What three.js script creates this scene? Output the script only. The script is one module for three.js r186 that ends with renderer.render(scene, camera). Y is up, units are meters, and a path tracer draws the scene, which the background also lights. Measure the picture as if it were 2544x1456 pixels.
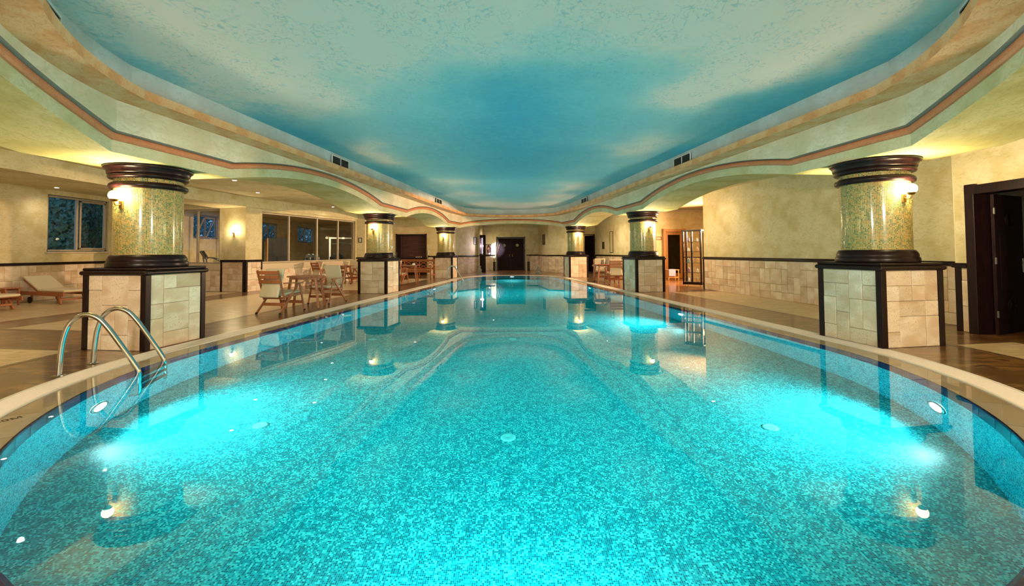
import * as THREE from 'three';
import { mergeGeometries } from 'three/addons/utils/BufferGeometryUtils.js';
import { RoundedBoxGeometry } from 'three/addons/geometries/RoundedBoxGeometry.js';
import { TextGeometry } from 'three/addons/geometries/TextGeometry.js';
import { FontLoader } from 'three/addons/loaders/FontLoader.js';
import { RectAreaLightUniformsLib } from 'three/addons/lights/RectAreaLightUniformsLib.js';

// ---------------------------------------------------------------- camera, sky, exposure
// Plan coordinates in this file are (x, z) with z growing away from the camera; V() turns them into three.js axes.
const scene = new THREE.Scene();
const R = Math.PI / 180;
const camera = new THREE.PerspectiveCamera(2 * Math.atan(865.4 / 1103.35) / R, 2544 / 1730.8, 0.05, 200);
camera.setViewOffset(2544, 1730.8, 0, 274.8, 2544, 1456);       // shifted lens: the horizon lies above the middle of the frame
camera.position.set(0, 1.3, 0);
camera.rotation.order = 'YXZ';
camera.rotation.set(1.78 * R, -0.0286 * R, -0.395 * R);
scene.add(camera);
const renderer = new THREE.WebGLRenderer();
renderer.toneMapping = THREE.LinearToneMapping;
renderer.toneMappingExposure = 1.0;
renderer.shadowMap.enabled = true;
RectAreaLightUniformsLib.init();
scene.background = new THREE.Color().setRGB(0.16, 0.44, 0.85);       // dusk outside the windows

// light strengths, all in one place
const LUX = { sconce: 7, down: 4.5, pool: 66, warm: 620, pillar: 3.5, cold: 900, gym: 40, neon: 5, chandelier: 18 };
const COL = { sconce: [1, 0.80, 0.46], down: [1, 0.84, 0.62], pool: [0.80, 0.97, 1], warm: [1, 0.62, 0.34], cold: [0.72, 0.80, 1], gym: [1, 0.9, 0.62] };

// ---------------------------------------------------------------- helpers
const V = (x, y, z) => new THREE.Vector3(x, y, -z);
let rs = 12345;
const rnd = () => { rs = (rs * 1664525 + 1013904223) >>> 0; return rs / 4294967296; };
const rr = (a, b) => a + (b - a) * rnd();
const used = new Map();
function numbered(n) { const k = used.get(n) || 0; used.set(n, k + 1); return k ? n + '_' + String(k).padStart(3, '0') : n; }
function add(name, geo, mat, parent) {
  const m = new THREE.Mesh(geo, mat); m.castShadow = m.receiveShadow = true;
  m.name = parent ? name : numbered(name); (parent || scene).add(m); return m;
}
function tag(o, label, category, group, kind) {
  o.userData.label = label; o.userData.category = category;
  if (group) o.userData.group = group; if (kind) o.userData.kind = kind; return o;
}
function thing(name, label, category, x, y, z, turn = 0, group) {
  const g = new THREE.Group(); g.name = numbered(name); g.position.set(x, y, -z); g.rotation.y = turn; scene.add(g); return tag(g, label, category, group);
}
function struct(name, label, category) { const g = new THREE.Group(); g.name = numbered(name); scene.add(g); return tag(g, label, category, null, 'structure'); }
function copy(src, x, y, z, turn, label) {
  const c = src.clone(); c.name = numbered(src.name.replace(/_\d{3}$/, '')); c.userData = { ...src.userData }; c.position.set(x, y, -z); c.rotation.y = turn; scene.add(c);
  if (label) c.userData.label = label; return c;
}
function tris(pos, uv, idx) {
  const g = new THREE.BufferGeometry();
  g.setAttribute('position', new THREE.Float32BufferAttribute(pos, 3));
  g.setAttribute('uv', new THREE.Float32BufferAttribute(uv, 2));
  if (idx) g.setIndex(idx);
  g.computeVertexNormals(); return g;
}
// grid of points: rows of [x, y, z(three), u, v]; crease breaks the smooth shading between listed columns
function grid(rows, flip) {
  const pos = [], uv = [], idx = [], n = rows[0].length;
  for (const r of rows) for (const p of r) { pos.push(p[0], p[1], p[2]); uv.push(p[3], p[4]); }
  for (let j = 0; j + 1 < rows.length; j++) for (let i = 0; i + 1 < n; i++) {
    const a = j * n + i, b = a + 1, c = a + n, d = c + 1;
    if (flip) idx.push(a, c, b, b, c, d); else idx.push(a, b, c, b, d, c);
  }
  return tris(pos, uv, idx);
}
const merge = (list) => mergeGeometries(list.map((g) => { const h = g.index ? g.toNonIndexed() : g; for (const k of Object.keys(h.attributes)) if (!['position', 'normal', 'uv'].includes(k)) h.deleteAttribute(k); return h; }));
function bx(w, h, d, x = 0, y = 0, z = 0, rx = 0, ry = 0, rz = 0, r = 0.004) {   // rounded box, centre at (x, y, z) in three axes, uv in metres
  const rad = Math.min(r, w / 2.1, h / 2.1, d / 2.1);
  const g = rad > 0.0005 ? new RoundedBoxGeometry(w, h, d, 1, rad) : new THREE.BoxGeometry(w, h, d);
  boxUV(g);
  g.rotateX(rx); g.rotateY(ry); g.rotateZ(rz); g.translate(x, y, z); return g;
}
function boxUV(g, s = 1, ou = 0, ov = 0) {
  const p = g.attributes.position, n = g.attributes.normal, uv = new Float32Array(p.count * 2);
  for (let i = 0; i < p.count; i++) {
    const ax = Math.abs(n.getX(i)), ay = Math.abs(n.getY(i)), az = Math.abs(n.getZ(i));
    let u, v; if (ay > ax && ay > az) { u = p.getX(i); v = p.getZ(i); } else if (ax > az) { u = p.getZ(i); v = p.getY(i); } else { u = p.getX(i); v = p.getY(i); }
    uv[2 * i] = u * s + ou; uv[2 * i + 1] = v * s + ov;
  }
  g.setAttribute('uv', new THREE.BufferAttribute(uv, 2)); return g;
}
// bar between two points (three axes), w across, t thick
function bar(a, b, w, t, r = 0.003, up = new THREE.Vector3(1, 0, 0)) {
  const A = new THREE.Vector3(...a), B = new THREE.Vector3(...b), d = B.clone().sub(A), L = d.length(); d.normalize();
  const g = bx(w, L, t, 0, 0, 0, 0, 0, 0, r);
  const x = up.clone().sub(d.clone().multiplyScalar(up.dot(d))); if (x.lengthSq() < 1e-6) x.set(0, 0, 1); x.normalize();
  const z = new THREE.Vector3().crossVectors(x, d);
  g.applyMatrix4(new THREE.Matrix4().makeBasis(x, d, z)); const m = A.add(B).multiplyScalar(0.5); g.translate(m.x, m.y, m.z); return g;
}
const cyl = (r0, r1, h, x, y, z, n = 16) => new THREE.CylinderGeometry(r1, r0, h, n).translate(x, y + h / 2, z);
function tube(pts, r, n = 24, m = 10) { return new THREE.TubeGeometry(new THREE.CatmullRomCurve3(pts.map((p) => (p.isVector3 ? p : new THREE.Vector3(...p))), false, 'centripetal'), n, r, m, false); }
const lathe = (pts, n = 48) => new THREE.LatheGeometry(pts.map((p) => new THREE.Vector2(p[0], p[1])), n);
// horizontal slab from a plan outline, top at y1
function slab(pts, y0, y1, holes = []) {
  const sh = new THREE.Shape(pts.map((p) => new THREE.Vector2(p[0], p[1])));
  for (const h of holes) sh.holes.push(new THREE.Path(h.map((p) => new THREE.Vector2(p[0], p[1]))));
  const g = new THREE.ExtrudeGeometry(sh, { depth: y1 - y0, bevelEnabled: false, curveSegments: 1 });
  g.rotateX(-Math.PI / 2); g.translate(0, y0, 0);      // (x, z) plan -> (x, y, -z)
  return boxUV(g);
}
// wall with rectangular openings, from plan point a to b; the face shown lies on the line, thickness t goes to the right of a->b
function wallPanel(a, b, y0, y1, t, holes = []) {
  const L = Math.hypot(b[0] - a[0], b[1] - a[1]);
  const sh = new THREE.Shape([[0, y0], [L, y0], [L, y1], [0, y1]].map((p) => new THREE.Vector2(...p)));
  for (const [u0, u1, v0, v1] of holes) sh.holes.push(new THREE.Path([[u0, v0], [u0, v1], [u1, v1], [u1, v0]].map((p) => new THREE.Vector2(...p))));
  const g = new THREE.ExtrudeGeometry(sh, { depth: t, bevelEnabled: false });
  boxUV(g);
  const f = frameOf(a, b); g.translate(0, 0, -t); g.applyMatrix4(f); return g;
}
// local frame of a wall: x along a->b, y up, z out of the face (to the left of a->b in plan)
function frameOf(a, b) {
  const L = Math.hypot(b[0] - a[0], b[1] - a[1]), dx = (b[0] - a[0]) / L, dz = (b[1] - a[1]) / L;
  const X = new THREE.Vector3(dx, 0, -dz), Y = new THREE.Vector3(0, 1, 0), Z = new THREE.Vector3().crossVectors(X, Y);
  return new THREE.Matrix4().makeBasis(X, Y, Z).setPosition(a[0], 0, -a[1]);
}
const put = (g, m) => { const h = g.clone ? g.clone() : g; h.applyMatrix4(m); return h; };

// ---------------------------------------------------------------- computed textures
function hash(x, y, s) { let h = Math.imul(x | 0, 374761393) + Math.imul(y | 0, 668265263) + Math.imul(s | 0, 974634541); h = Math.imul(h ^ (h >>> 13), 1274126177); return ((h ^ (h >>> 16)) >>> 0) / 4294967296; }
const md = (a, n) => ((a % n) + n) % n;
const lattices = new Map();
function lattice(px, py, s) { const k = px * 1e9 + py * 1e4 + s; let a = lattices.get(k); if (!a) { a = new Float32Array(px * py); for (let j = 0; j < py; j++) for (let i = 0; i < px; i++) a[j * px + i] = hash(i, j, s); lattices.set(k, a); } return a; }
function vn(x, y, px, py, s, L) {       // value noise, period px x py
  L = L || lattice(px, py, s);
  const xi = Math.floor(x), yi = Math.floor(y), fx = x - xi, fy = y - yi, ux = fx * fx * (3 - 2 * fx), uy = fy * fy * (3 - 2 * fy);
  const x0 = md(xi, px), x1 = x0 + 1 === px ? 0 : x0 + 1, y0 = md(yi, py) * px, y1 = y0 + px === px * py ? 0 : y0 + px;
  const a = L[y0 + x0], b = L[y0 + x1], c = L[y1 + x0], d = L[y1 + x1];
  return a + (b - a) * ux + (c - a) * uy + (a - b - c + d) * ux * uy;
}
const fields = new Map();
function fbm(u, v, p, q, oct, s) {
  const key = p * 1e8 + q * 1e5 + s * 10 + oct; let f = fields.get(key);
  if (!f) { f = []; for (let i = 0; i < oct; i++) f.push(lattice(p << i, q << i, s + i)); fields.set(key, f); }
  let t = 0, a = 0.5, n = 0; for (let i = 0; i < oct; i++) { t += a * vn(u * p, v * q, p, q, 0, f[i]); n += a; a *= 0.5; p *= 2; q *= 2; } return t / n;
}
const mix = (a, b, t) => a + (b - a) * t, sat = (t) => Math.max(0, Math.min(1, t)), sm = (a, b, t) => { t = sat((t - a) / (b - a)); return t * t * (3 - 2 * t); };
const mixc = (a, b, t) => [mix(a[0], b[0], t), mix(a[1], b[1], t), mix(a[2], b[2], t)];
function tex(w, h, fn, metres, color = true, wrap = true) {
  const d = new Uint8Array(w * h * 4);
  for (let j = 0; j < h; j++) for (let i = 0; i < w; i++) { const c = fn((i + 0.5) / w, (j + 0.5) / h, i, j), o = (j * w + i) * 4; if (c.length) { d[o] = c[0]; d[o + 1] = c[1]; d[o + 2] = c[2]; } else d[o] = d[o + 1] = d[o + 2] = c; d[o + 3] = 255; }
  const t = new THREE.DataTexture(d, w, h); t.magFilter = THREE.LinearFilter; t.minFilter = THREE.LinearMipmapLinearFilter; t.generateMipmaps = true;
  if (wrap) t.wrapS = t.wrapT = THREE.RepeatWrapping;
  if (color) t.colorSpace = THREE.SRGBColorSpace;
  if (metres) t.repeat.set(1 / metres[0], 1 / metres[1]);
  t.needsUpdate = true; return t;
}
// brushed lime-wash plaster: pale ground with curling darker strokes
function plaster(base, dark, light, seed, metres = 1.3) {
  return tex(896, 896, (u, v) => {
    const wx = fbm(u, v, 9, 9, 3, seed + 11), wy = fbm(u, v, 9, 9, 3, seed + 31);
    const uu = u + 0.10 * (wx - 0.5), vv = v + 0.10 * (wy - 0.5);
    const n = fbm(u, v, 4, 4, 4, seed), f = fbm(uu, vv, 20, 56, 3, seed + 5), r = 1 - Math.abs(2 * fbm(uu, vv, 26, 40, 2, seed + 9) - 1);
    let c = mixc(base, light, sm(0.38, 0.68, n));
    c = mixc(c, dark, 0.2 * sm(0.84, 1, r) * sm(0.35, 0.62, n) + 0.2 * sm(0.5, 0.8, f) + 0.14 * sm(0.52, 0.75, 1 - n));
    return c;
  }, [metres, metres]);
}
const T = {};
T.cream = plaster([194, 178, 132], [156, 134, 84], [206, 194, 156], 3);
T.green = plaster([172, 164, 104], [124, 116, 58], [184, 178, 126], 40, 1.2);
T.face = plaster([208, 196, 164], [170, 156, 114], [220, 210, 186], 70, 1.5);
T.orange = plaster([222, 156, 100], [176, 94, 44], [230, 180, 132], 90, 0.8);
T.grey = plaster([196, 200, 196], [160, 170, 176], [206, 214, 214], 120, 1.3);
T.trim = tex(512, 512, (u, v) => { const f = fbm(u, v, 60, 60, 2, 5), n = fbm(u, v, 8, 8, 3, 6); return mixc(mixc([206, 132, 88], [190, 112, 70], n), [140, 84, 56], 0.6 * sm(0.66, 0.85, f)); }, [0.6, 0.6]);
T.stone = tex(1024, 1024, (u, v) => {
  const n = fbm(u + 0.04 * fbm(u, v, 9, 9, 2, 8), v, 4, 7, 5, 1), f = fbm(u, v, 120, 120, 2, 2), p = fbm(u, v, 110, 150, 2, 3);
  let c = mixc([202, 175, 146], [228, 212, 192], sm(0.3, 0.72, n)); c = mixc(c, [150, 120, 88], 0.6 * sm(0.68, 0.84, p) * sm(0.4, 0.6, n)); return mixc(c, [216, 196, 170], 0.3 * f);
}, [1.1, 1.1]);
T.stoneBump = tex(512, 512, (u, v) => 255 * sat(0.62 + 0.3 * fbm(u, v, 60, 60, 2, 2) - 0.6 * sm(0.68, 0.84, fbm(u, v, 110, 150, 2, 3))), [1.1, 1.1], false);
const floorTex = (a, b, dark, seed) => tex(1024, 1024, (u, v) => {
  const w = fbm(u, v, 6, 6, 2, seed + 7), n = fbm(u + 0.05 * w, v + 0.03 * w, 5, 16, 5, seed), m = fbm(u, v, 14, 60, 3, seed + 3);
  let c = mixc(a, b, sm(0.32, 0.68, n)); c = mixc(c, dark, 0.95 * sm(0.5, 0.72, m) * sm(0.3, 0.55, n)); return c;
}, [1.7, 1.7]);
T.brown = floorTex([92, 60, 30], [138, 98, 54], [62, 38, 18], 200);
T.pale = floorTex([196, 172, 132], [214, 194, 158], [172, 144, 102], 220);
T.strip = floorTex([104, 76, 46], [126, 96, 60], [80, 54, 30], 240);
const woodTex = (a, b, seed, m) => tex(512, 512, (u, v) => { const n = fbm(u + 0.03 * fbm(u, v, 5, 3, 2, seed), v, 40, 3, 4, seed + 1), k = fbm(u, v, 6, 4, 3, seed + 2); return mixc(mixc(a, b, sm(0.3, 0.7, n)), a, 0.5 * k); }, [m, m]);
T.dark = woodTex([22, 10, 10], [36, 16, 15], 300, 0.5);
T.teak = woodTex([146, 84, 48], [172, 104, 62], 320, 0.35);
T.bar = woodTex([84, 38, 26], [124, 60, 40], 360, 0.6);
T.oak = woodTex([158, 106, 50], [178, 124, 62], 340, 0.6);
// glass mosaic of the pool: 13.5 mm tiles, three blues and white, with pale joints
{
  const N = 292, S = 2044, px = 7, tone = [[84, 208, 208], [24, 174, 182], [4, 134, 146], [0, 96, 110]], grout = [58, 188, 192], row = [];
  for (let t = 0; t < N * N; t++) { const i = t % N, j = (t / N) | 0, k = vn(i / 3, j / 3, N, N, 78) * 0.35 + hash(i, j, 77) * 0.75, w = 0.93 + 0.14 * hash(i, j, 79), c = tone[k < 0.34 ? 0 : k < 0.50 ? 1 : k < 0.74 ? 2 : 3]; row.push([Math.min(255, c[0] * w), Math.min(255, c[1] * w), Math.min(255, c[2] * w)]); }
  const wallRow = row.map((c, t) => (hash(t, 5, 80) < 0.3 ? [104, 212, 226] : [Math.min(255, c[0] * 1.05 + 8), Math.min(255, c[1] * 1.08), Math.min(255, c[2] * 1.16)]));
  T.poolWall = tex(1022, 1022, (u, v, i, j) => (i % px === 0 || j % px === 0 ? [70, 194, 214] : wallRow[((j / px) | 0) * N + ((i / px) | 0)]), [146 * 0.0135, 146 * 0.0135]);
  T.pool = tex(S, S, (u, v, i, j) => (i % px === 0 || j % px === 0 ? grout : row[((j / px) | 0) * N + ((i / px) | 0)]), [N * 0.0135, N * 0.0135]);
}
// mosaic of the columns: 18 mm tiles in honey and green
{
  const N = 40, px = 25, S = N * px;
  const edge = (f) => Math.min(f, px - 1 - f);
  T.mosaic = tex(S, S, (u, v, i, j) => {
    const ti = Math.floor(i / px), tj = Math.floor(j / px), e = Math.min(edge(i % px), edge(j % px));
    const k = 0.62 * hash(ti, tj, 21) + 0.5 * vn(ti / 2, tj / 2, N / 2, N / 2, 22), w = 0.92 + 0.16 * hash(ti, tj, 23);
    const c = k < 0.40 ? [150, 118, 52] : k < 0.60 ? [160, 134, 68] : k < 0.78 ? [104, 112, 56] : [68, 94, 50];
    return e < 2 ? [186, 164, 106] : [c[0] * w, c[1] * w, c[2] * w];
  }, [N * 0.0185, N * 0.0185]);
  T.mosaicBump = tex(S, S, (u, v, i, j) => { const e = Math.min(edge(i % px), edge(j % px)); return 255 * sm(0, 7, e); }, [N * 0.0185, N * 0.0185], false);
}
// the painted sky: 10 m x 25 m, u across, v away from the camera
{
  const W = [[-3.8, 4.4, 1.3], [-3.0, 5.0, 1.2], [-4.3, 6.8, 0.9], [-3.4, 6.4, 0.9], [-3.2, 9.9, 0.7], [-3.1, 11.0, 0.6], [-2.0, 14.6, 0.9], [-1.9, 17.5, 1.0], [-1.2, 21.2, 1.4], [0.4, 23.0, 1.7], [2.2, 16.0, 0.9], [2.1, 18.6, 1.1], [1.6, 21.6, 1.4], [2.7, 9.8, 0.8], [2.9, 6.4, 0.8], [3.1, 5.3, 0.8], [3.6, 4.6, 0.8], [-1.6, 4.2, 1.1], [-0.3, 4.0, 1.0], [1.8, 4.1, 1.0], [0, 2, 2], [-2.5, 3, 1.6], [2.6, 3, 1.4]];
  const B = [[0.2, 8.6, 1.5], [0.2, 12, 1.7], [0.2, 6.6, 0.9], [-4.4, 5.2, 0.6], [-4.3, 7.6, 0.8], [-3.9, 9.2, 0.7], [-3.3, 13.2, 0.7], [2.9, 13.6, 0.8], [4.0, 10.4, 0.8], [4.3, 7.6, 0.8], [4.4, 5.4, 0.7], [-3.0, 17.5, 0.6], [2.9, 17.5, 0.6]];
  const GW = 161, GH = 401, fw = new Float32Array(GW * GH), fb = new Float32Array(GW * GH);
  for (let j = 0; j < GH; j++) for (let i = 0; i < GW; i++) {
    const x = -5.6 + 11.2 * i / (GW - 1), z = -0.7 + 26.4 * j / (GH - 1); let w = 0, b = 0;
    for (const p of W) { const dx = (x - p[0]) / p[2], dz = (z - p[1]) / (p[2] * 1.35); w += Math.exp(-(dx * dx + dz * dz) * 1.3); }
    for (const p of B) { const dx = (x - p[0]) / p[2], dz = (z - p[1]) / (p[2] * 1.6); b += Math.exp(-(dx * dx + dz * dz)); }
    fw[j * GW + i] = w; fb[j * GW + i] = b;
  }
  T.sky = tex(1536, 2048, (u, v) => {
    const wx = fbm(u, v, 9, 22, 3, 401) - 0.5, wy = fbm(u, v, 9, 22, 3, 421) - 0.5;
    const x = -5 + 10 * u + 1.1 * wx, z = 25 * v + 1.3 * wy, gi = Math.min(GW - 2, Math.max(0, (x + 5.6) / 11.2 * (GW - 1))) , gj = Math.min(GH - 2, Math.max(0, (z + 0.7) / 26.4 * (GH - 1))), i0 = gi | 0, j0 = gj | 0, fx = gi - i0, fy = gj - j0, o = j0 * GW + i0;
    const bil = (f) => mix(mix(f[o], f[o + 1], fx), mix(f[o + GW], f[o + GW + 1], fx), fy), w = bil(fw), b = bil(fb);
    const s0 = fbm(u, v, 60, 130, 2, 431) - 0.5, s1 = fbm(u + 0.005 * s0, v + 0.003 * s0, 170, 430, 2, 441), r = 1 - Math.abs(2 * fbm(u + 0.008 * s0, v + 0.004 * s0, 230, 560, 1, 451) - 1), m = fbm(u, v, 40, 100, 2, 461);
    let c = mixc([136, 198, 206], [226, 218, 210], sat(1.0 * w + 0.34 * (s1 - 0.5) + 0.2 * s0));
    c = mixc(c, [70, 166, 194], sat(0.62 * b - 0.3 * w + 0.4 * (s1 - 0.5) + 0.2 * s0));
    c = mixc(c, [92, 160, 178], 0.36 * sm(0.84, 0.99, r) * sm(0.3, 0.62, m));
    return c;
  }, null, true, false);
}
// ---------------------------------------------------------------- materials
const std = (o) => new THREE.MeshStandardMaterial(o), phy = (o) => new THREE.MeshPhysicalMaterial(o);
const rgb = (r, g, b) => new THREE.Color().setRGB(r, g, b);
const M = {
  cream: std({ map: T.cream, roughness: 0.85 }), green: std({ map: T.green, roughness: 0.8 }), face: std({ map: T.face, roughness: 0.85 }), orange: std({ map: T.orange, roughness: 0.8 }),
  band: std({ map: T.face, color: rgb(0.86, 0.86, 0.70), roughness: 0.85 }), grey: std({ map: T.grey, roughness: 0.85 }), trim: std({ map: T.trim, roughness: 0.7 }), fascia: std({ color: '#857f72', roughness: 0.9 }),
  sky: std({ map: T.sky, roughness: 0.75 }), cream2: std({ color: '#d8c79a', map: null, roughness: 0.9 }),
  brown: phy({ map: T.brown, roughness: 0.3, clearcoat: 0.5, clearcoatRoughness: 0.12 }), pale: phy({ map: T.pale, roughness: 0.34, clearcoat: 0.35, clearcoatRoughness: 0.16 }), strip: phy({ map: T.strip, roughness: 0.3, clearcoat: 0.4, clearcoatRoughness: 0.15 }),
  dark: phy({ map: T.dark, roughness: 0.3, clearcoat: 0, specularIntensity: 0.42 }), teak: std({ map: T.teak, roughness: 0.5 }), bar: std({ map: T.bar, roughness: 0.5 }), oak: std({ map: T.oak, roughness: 0.45 }),
  pool: std({ map: T.pool, roughness: 0.25 }), poolWall: std({ map: T.poolWall, roughness: 0.25 }), mosaic: phy({ map: T.mosaic, bumpMap: T.mosaicBump, bumpScale: 0.0025, roughness: 0.2, clearcoat: 0.6, clearcoatRoughness: 0.08 }),
  chrome: std({ color: '#c4c6c8', metalness: 1, roughness: 0.14 }), hinge: std({ color: '#6a665e', metalness: 0.6, roughness: 0.5 }), brass: std({ color: '#b08b50', metalness: 1, roughness: 0.3 }), alu: std({ color: '#a89a86', metalness: 0.35, roughness: 0.45 }),
  coping: std({ color: '#d8bd9a', roughness: 0.5 }), grate: std({ color: '#e2d4c4', roughness: 0.55 }), navy: std({ color: '#16184f', roughness: 0.25 }), white: std({ color: '#e6e2da', roughness: 0.5 }),
  joint: std({ color: '#8d7a60', roughness: 0.95 }), cushion: std({ color: '#cdbfa2', roughness: 0.95 }), black: std({ color: '#17120f', roughness: 0.5 }), rubber: std({ color: '#1c1a19', roughness: 0.8 }), vent: std({ color: '#4a4a48', roughness: 0.5, metalness: 0.3 }),
  sill: std({ color: '#bfae92', roughness: 0.6 }), glass: phy({ color: '#ffffff', transmission: 1, thickness: 0, roughness: 0, ior: 1.45 }), smoked: phy({ color: '#8f8b80', transmission: 1, thickness: 0, roughness: 0.02, ior: 1.45 }),
  steel: std({ color: '#6d7276', metalness: 0.7, roughness: 0.4 }), ink: std({ color: '#1a1614', roughness: 0.8 }), paper: std({ color: '#d9d2c0', roughness: 0.9 }),
};
const STONES = [[1, 0.97, 0.93], [0.92, 0.88, 0.82], [1.05, 1.02, 0.98], [0.84, 0.79, 0.71], [0.98, 0.93, 0.86], [1.0, 1.0, 0.97]].map((c) => std({ map: T.stone, bumpMap: T.stoneBump, bumpScale: 0.003, roughness: 0.75, color: rgb(...c.map((x) => Math.min(1, x))) }));
const glow = (c, k) => std({ color: '#fff6e8', emissive: rgb(...c), emissiveIntensity: k, roughness: 0.4 });
M.doorwood = phy({ map: T.dark, roughness: 0.62, specularIntensity: 0.22, color: rgb(1, 0.9, 1) });
M.bulb = glow(COL.sconce, 14); M.pillarBulb = glow(COL.sconce, 14); M.downLens = glow([1, 0.9, 0.74], 22); M.poolLens = glow([0.92, 0.98, 1], 60); M.neon = glow([0.85, 0.72, 1], 9);
function point(c, k, p, r = 1, dist = 0) { const l = new THREE.PointLight(rgb(...c), k, dist, 2); l.position.copy(p); l.castShadow = true; l.shadow.radius = r; return l; }
function spot(c, k, p, target, ang, pen, r = 1) { const l = new THREE.SpotLight(rgb(...c), k, 0, ang, pen, 2); l.position.copy(p); l.target.position.copy(target); l.castShadow = true; l.shadow.radius = r; return l; }
// ---------------------------------------------------------------- the pool
const SA = 0.127, CA = Math.sqrt(1 - SA * SA), ALPHA = Math.asin(SA), ZC1 = 5.6, ZC2 = 21.8, TAP = (ZC2 - ZC1) * SA;
const ring = [];          // one station per ~0.2 m round the pool: centre z, normal, taper
{
  const arc = (zc, a0, a1, k, step) => { const n = Math.ceil(Math.abs(a1 - a0) / step); for (let i = 0; i < n; i++) { const a = a0 + (a1 - a0) * i / n; ring.push([zc, Math.cos(a), Math.sin(a), k]); } };
  const line = (t0, t1, nx) => { const n = 80; for (let i = 0; i < n; i++) { const t = t0 + (t1 - t0) * i / n; ring.push([ZC1 + (ZC2 - ZC1) * t, nx, SA, TAP * t]); } };
  line(0, 1, CA); arc(ZC2, ALPHA, Math.PI - ALPHA, TAP, 0.06); line(1, 0, -CA); arc(ZC1, Math.PI - ALPHA, 2 * Math.PI + ALPHA, 0, 0.035);
}
const rp = (i, r) => { const s = ring[md(i, ring.length)]; return [s[1] * (r - s[3]), s[0] + s[2] * (r - s[3])]; };
const outline = (r) => ring.map((_, i) => rp(i, r));
const ringLen = (r) => { let L = 0; const out = [0]; for (let i = 0; i < ring.length; i++) { const a = rp(i, r), b = rp(i + 1, r); L += Math.hypot(a[0] - b[0], a[1] - b[1]); out.push(L); } return out; };
function ringStrip(prof, flip) {   // prof: [r, y] list swept round the pool; y may be a function of z
  const L = ringLen(4.4), rows = []; let v = 0;
  prof.forEach(([r, y], j) => {
    if (j) { const y0 = typeof y === 'function' ? -1.5 : y, yp = typeof prof[j - 1][1] === 'function' ? -1.5 : prof[j - 1][1]; v += Math.hypot(r - prof[j - 1][0], y0 - yp); }
    const row = []; for (let i = 0; i <= ring.length; i++) { const p = rp(i, r), yy = typeof y === 'function' ? y(p[1]) : y; row.push([p[0], yy, -p[1], L[i], typeof y === 'function' ? yy : v]); } rows.push(row);
  });
  return grid(rows, flip);
}
const RW = 4.28, RG = 4.575, RO = 4.87, WATER = -0.012;
const bed = (z) => -(z < 7.4 ? 1.4 : z < 16 ? 1.4 + (z - 7.4) * 0.085 : 2.131);
const basin = struct('pool_basin', 'turquoise mosaic lined swimming pool basin with rounded ends', 'pool');
{
  const L = ringLen(RW), top = [], bot = [];
  for (let i = 0; i <= ring.length; i++) { const p = rp(i, RW); top.push([p[0], -0.29, -p[1], L[i], -0.29]); bot.push([p[0], bed(p[1]), -p[1], L[i], bed(p[1])]); }
  add('basin_wall', grid([top, bot], true), M.poolWall, basin);
  const zs = []; for (let i = 0; i <= 120; i++) zs.push(ZC1 - RW + (ZC2 + RW - TAP - ZC1 + RW) * (0.5 - 0.5 * Math.cos(Math.PI * i / 120)));
  const half = (z) => { if (z < ZC1 + RW * SA) return Math.sqrt(Math.max(0, RW * RW - (z - ZC1) ** 2)); const r2 = RW - TAP; if (z > ZC2 + r2 * SA) return Math.sqrt(Math.max(0, r2 * r2 - (z - ZC2) ** 2)); return (RW - (z - ZC1) * SA) / CA; };
  add('basin_floor', grid(zs.map((z) => { const r = []; for (let k = 0; k <= 6; k++) { const x = half(z) * (k / 3 - 1); r.push([x, bed(z), -z, x, z]); } return r; })), M.pool, basin);
  // dark blue tiles along the water line
  const nb = 190;
  const seg = (i0, i1, prof, name, mat, parent, gap) => {       // a piece of ring between two stations, closed box with joints
    const rows = []; for (const [r, y] of [...prof, prof[0]]) { const row = []; for (let k = 0; k <= 3; k++) { const f = i0 + (i1 - i0) * (gap + (1 - 2 * gap) * k / 3), a = Math.floor(f), t = f - a, p = rp(a, r), q = rp(a + 1, r); row.push([mix(p[0], q[0], t), y, -mix(p[1], q[1], t), f, r + y]); } rows.push(row); }
    return add(name, grid(rows), mat, parent);
  };
  const N = ring.length;
  const Lr = ringLen(RW), at = (s) => { s = md(s, Lr[N]); let i = 0; while (Lr[i + 1] < s) i++; return i + (s - Lr[i]) / (Lr[i + 1] - Lr[i]); };
  const navies = [M.navy, std({ color: '#1b1e5c', roughness: 0.22 }), std({ color: '#121444', roughness: 0.28 })];
  for (let k = 0; k < nb; k++) { let a = at(Lr[N] * k / nb), b = at(Lr[N] * (k + 1) / nb); if (b < a) b += N; seg(a, b, [[RW, -0.29], [RW, -0.024], [RW + 0.03, -0.024], [RW + 0.03, -0.29]], 'border_tile', navies[k % 3], basin, 0.012); }
  const cop = [M.coping, std({ color: '#d2b48f', roughness: 0.5 }), std({ color: '#dcc4a4', roughness: 0.5 })];
  for (let k = 0; k < 92; k++) { let a = at(Lr[N] * k / 92), b = at(Lr[N] * (k + 1) / 92); if (b < a) b += N; seg(a, b, [[RW + 0.032, -0.06], [RW + 0.032, -0.03], [RG + 0.02, -0.022], [RG + 0.02, -0.06]], 'coping_stone', cop[(k * 7) % 3], basin, 0.004); }
  add('mortar_bed', ringStrip([[RW + 0.004, -0.31], [RW + 0.004, -0.034], [RG + 0.02, -0.034]], true), M.joint, basin);
}
const water = add('pool_water', (() => { const g = slab(outline(RG), -2.6, WATER); return g; })(), phy({ color: '#ffffff', transmission: 1, thickness: 2, roughness: 0, ior: 1.33, attenuationColor: rgb(0.26, 0.88, 0.87), attenuationDistance: 4 }));
tag(water, 'clear still water filling the long turquoise pool', 'water', null, 'structure');
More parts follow.
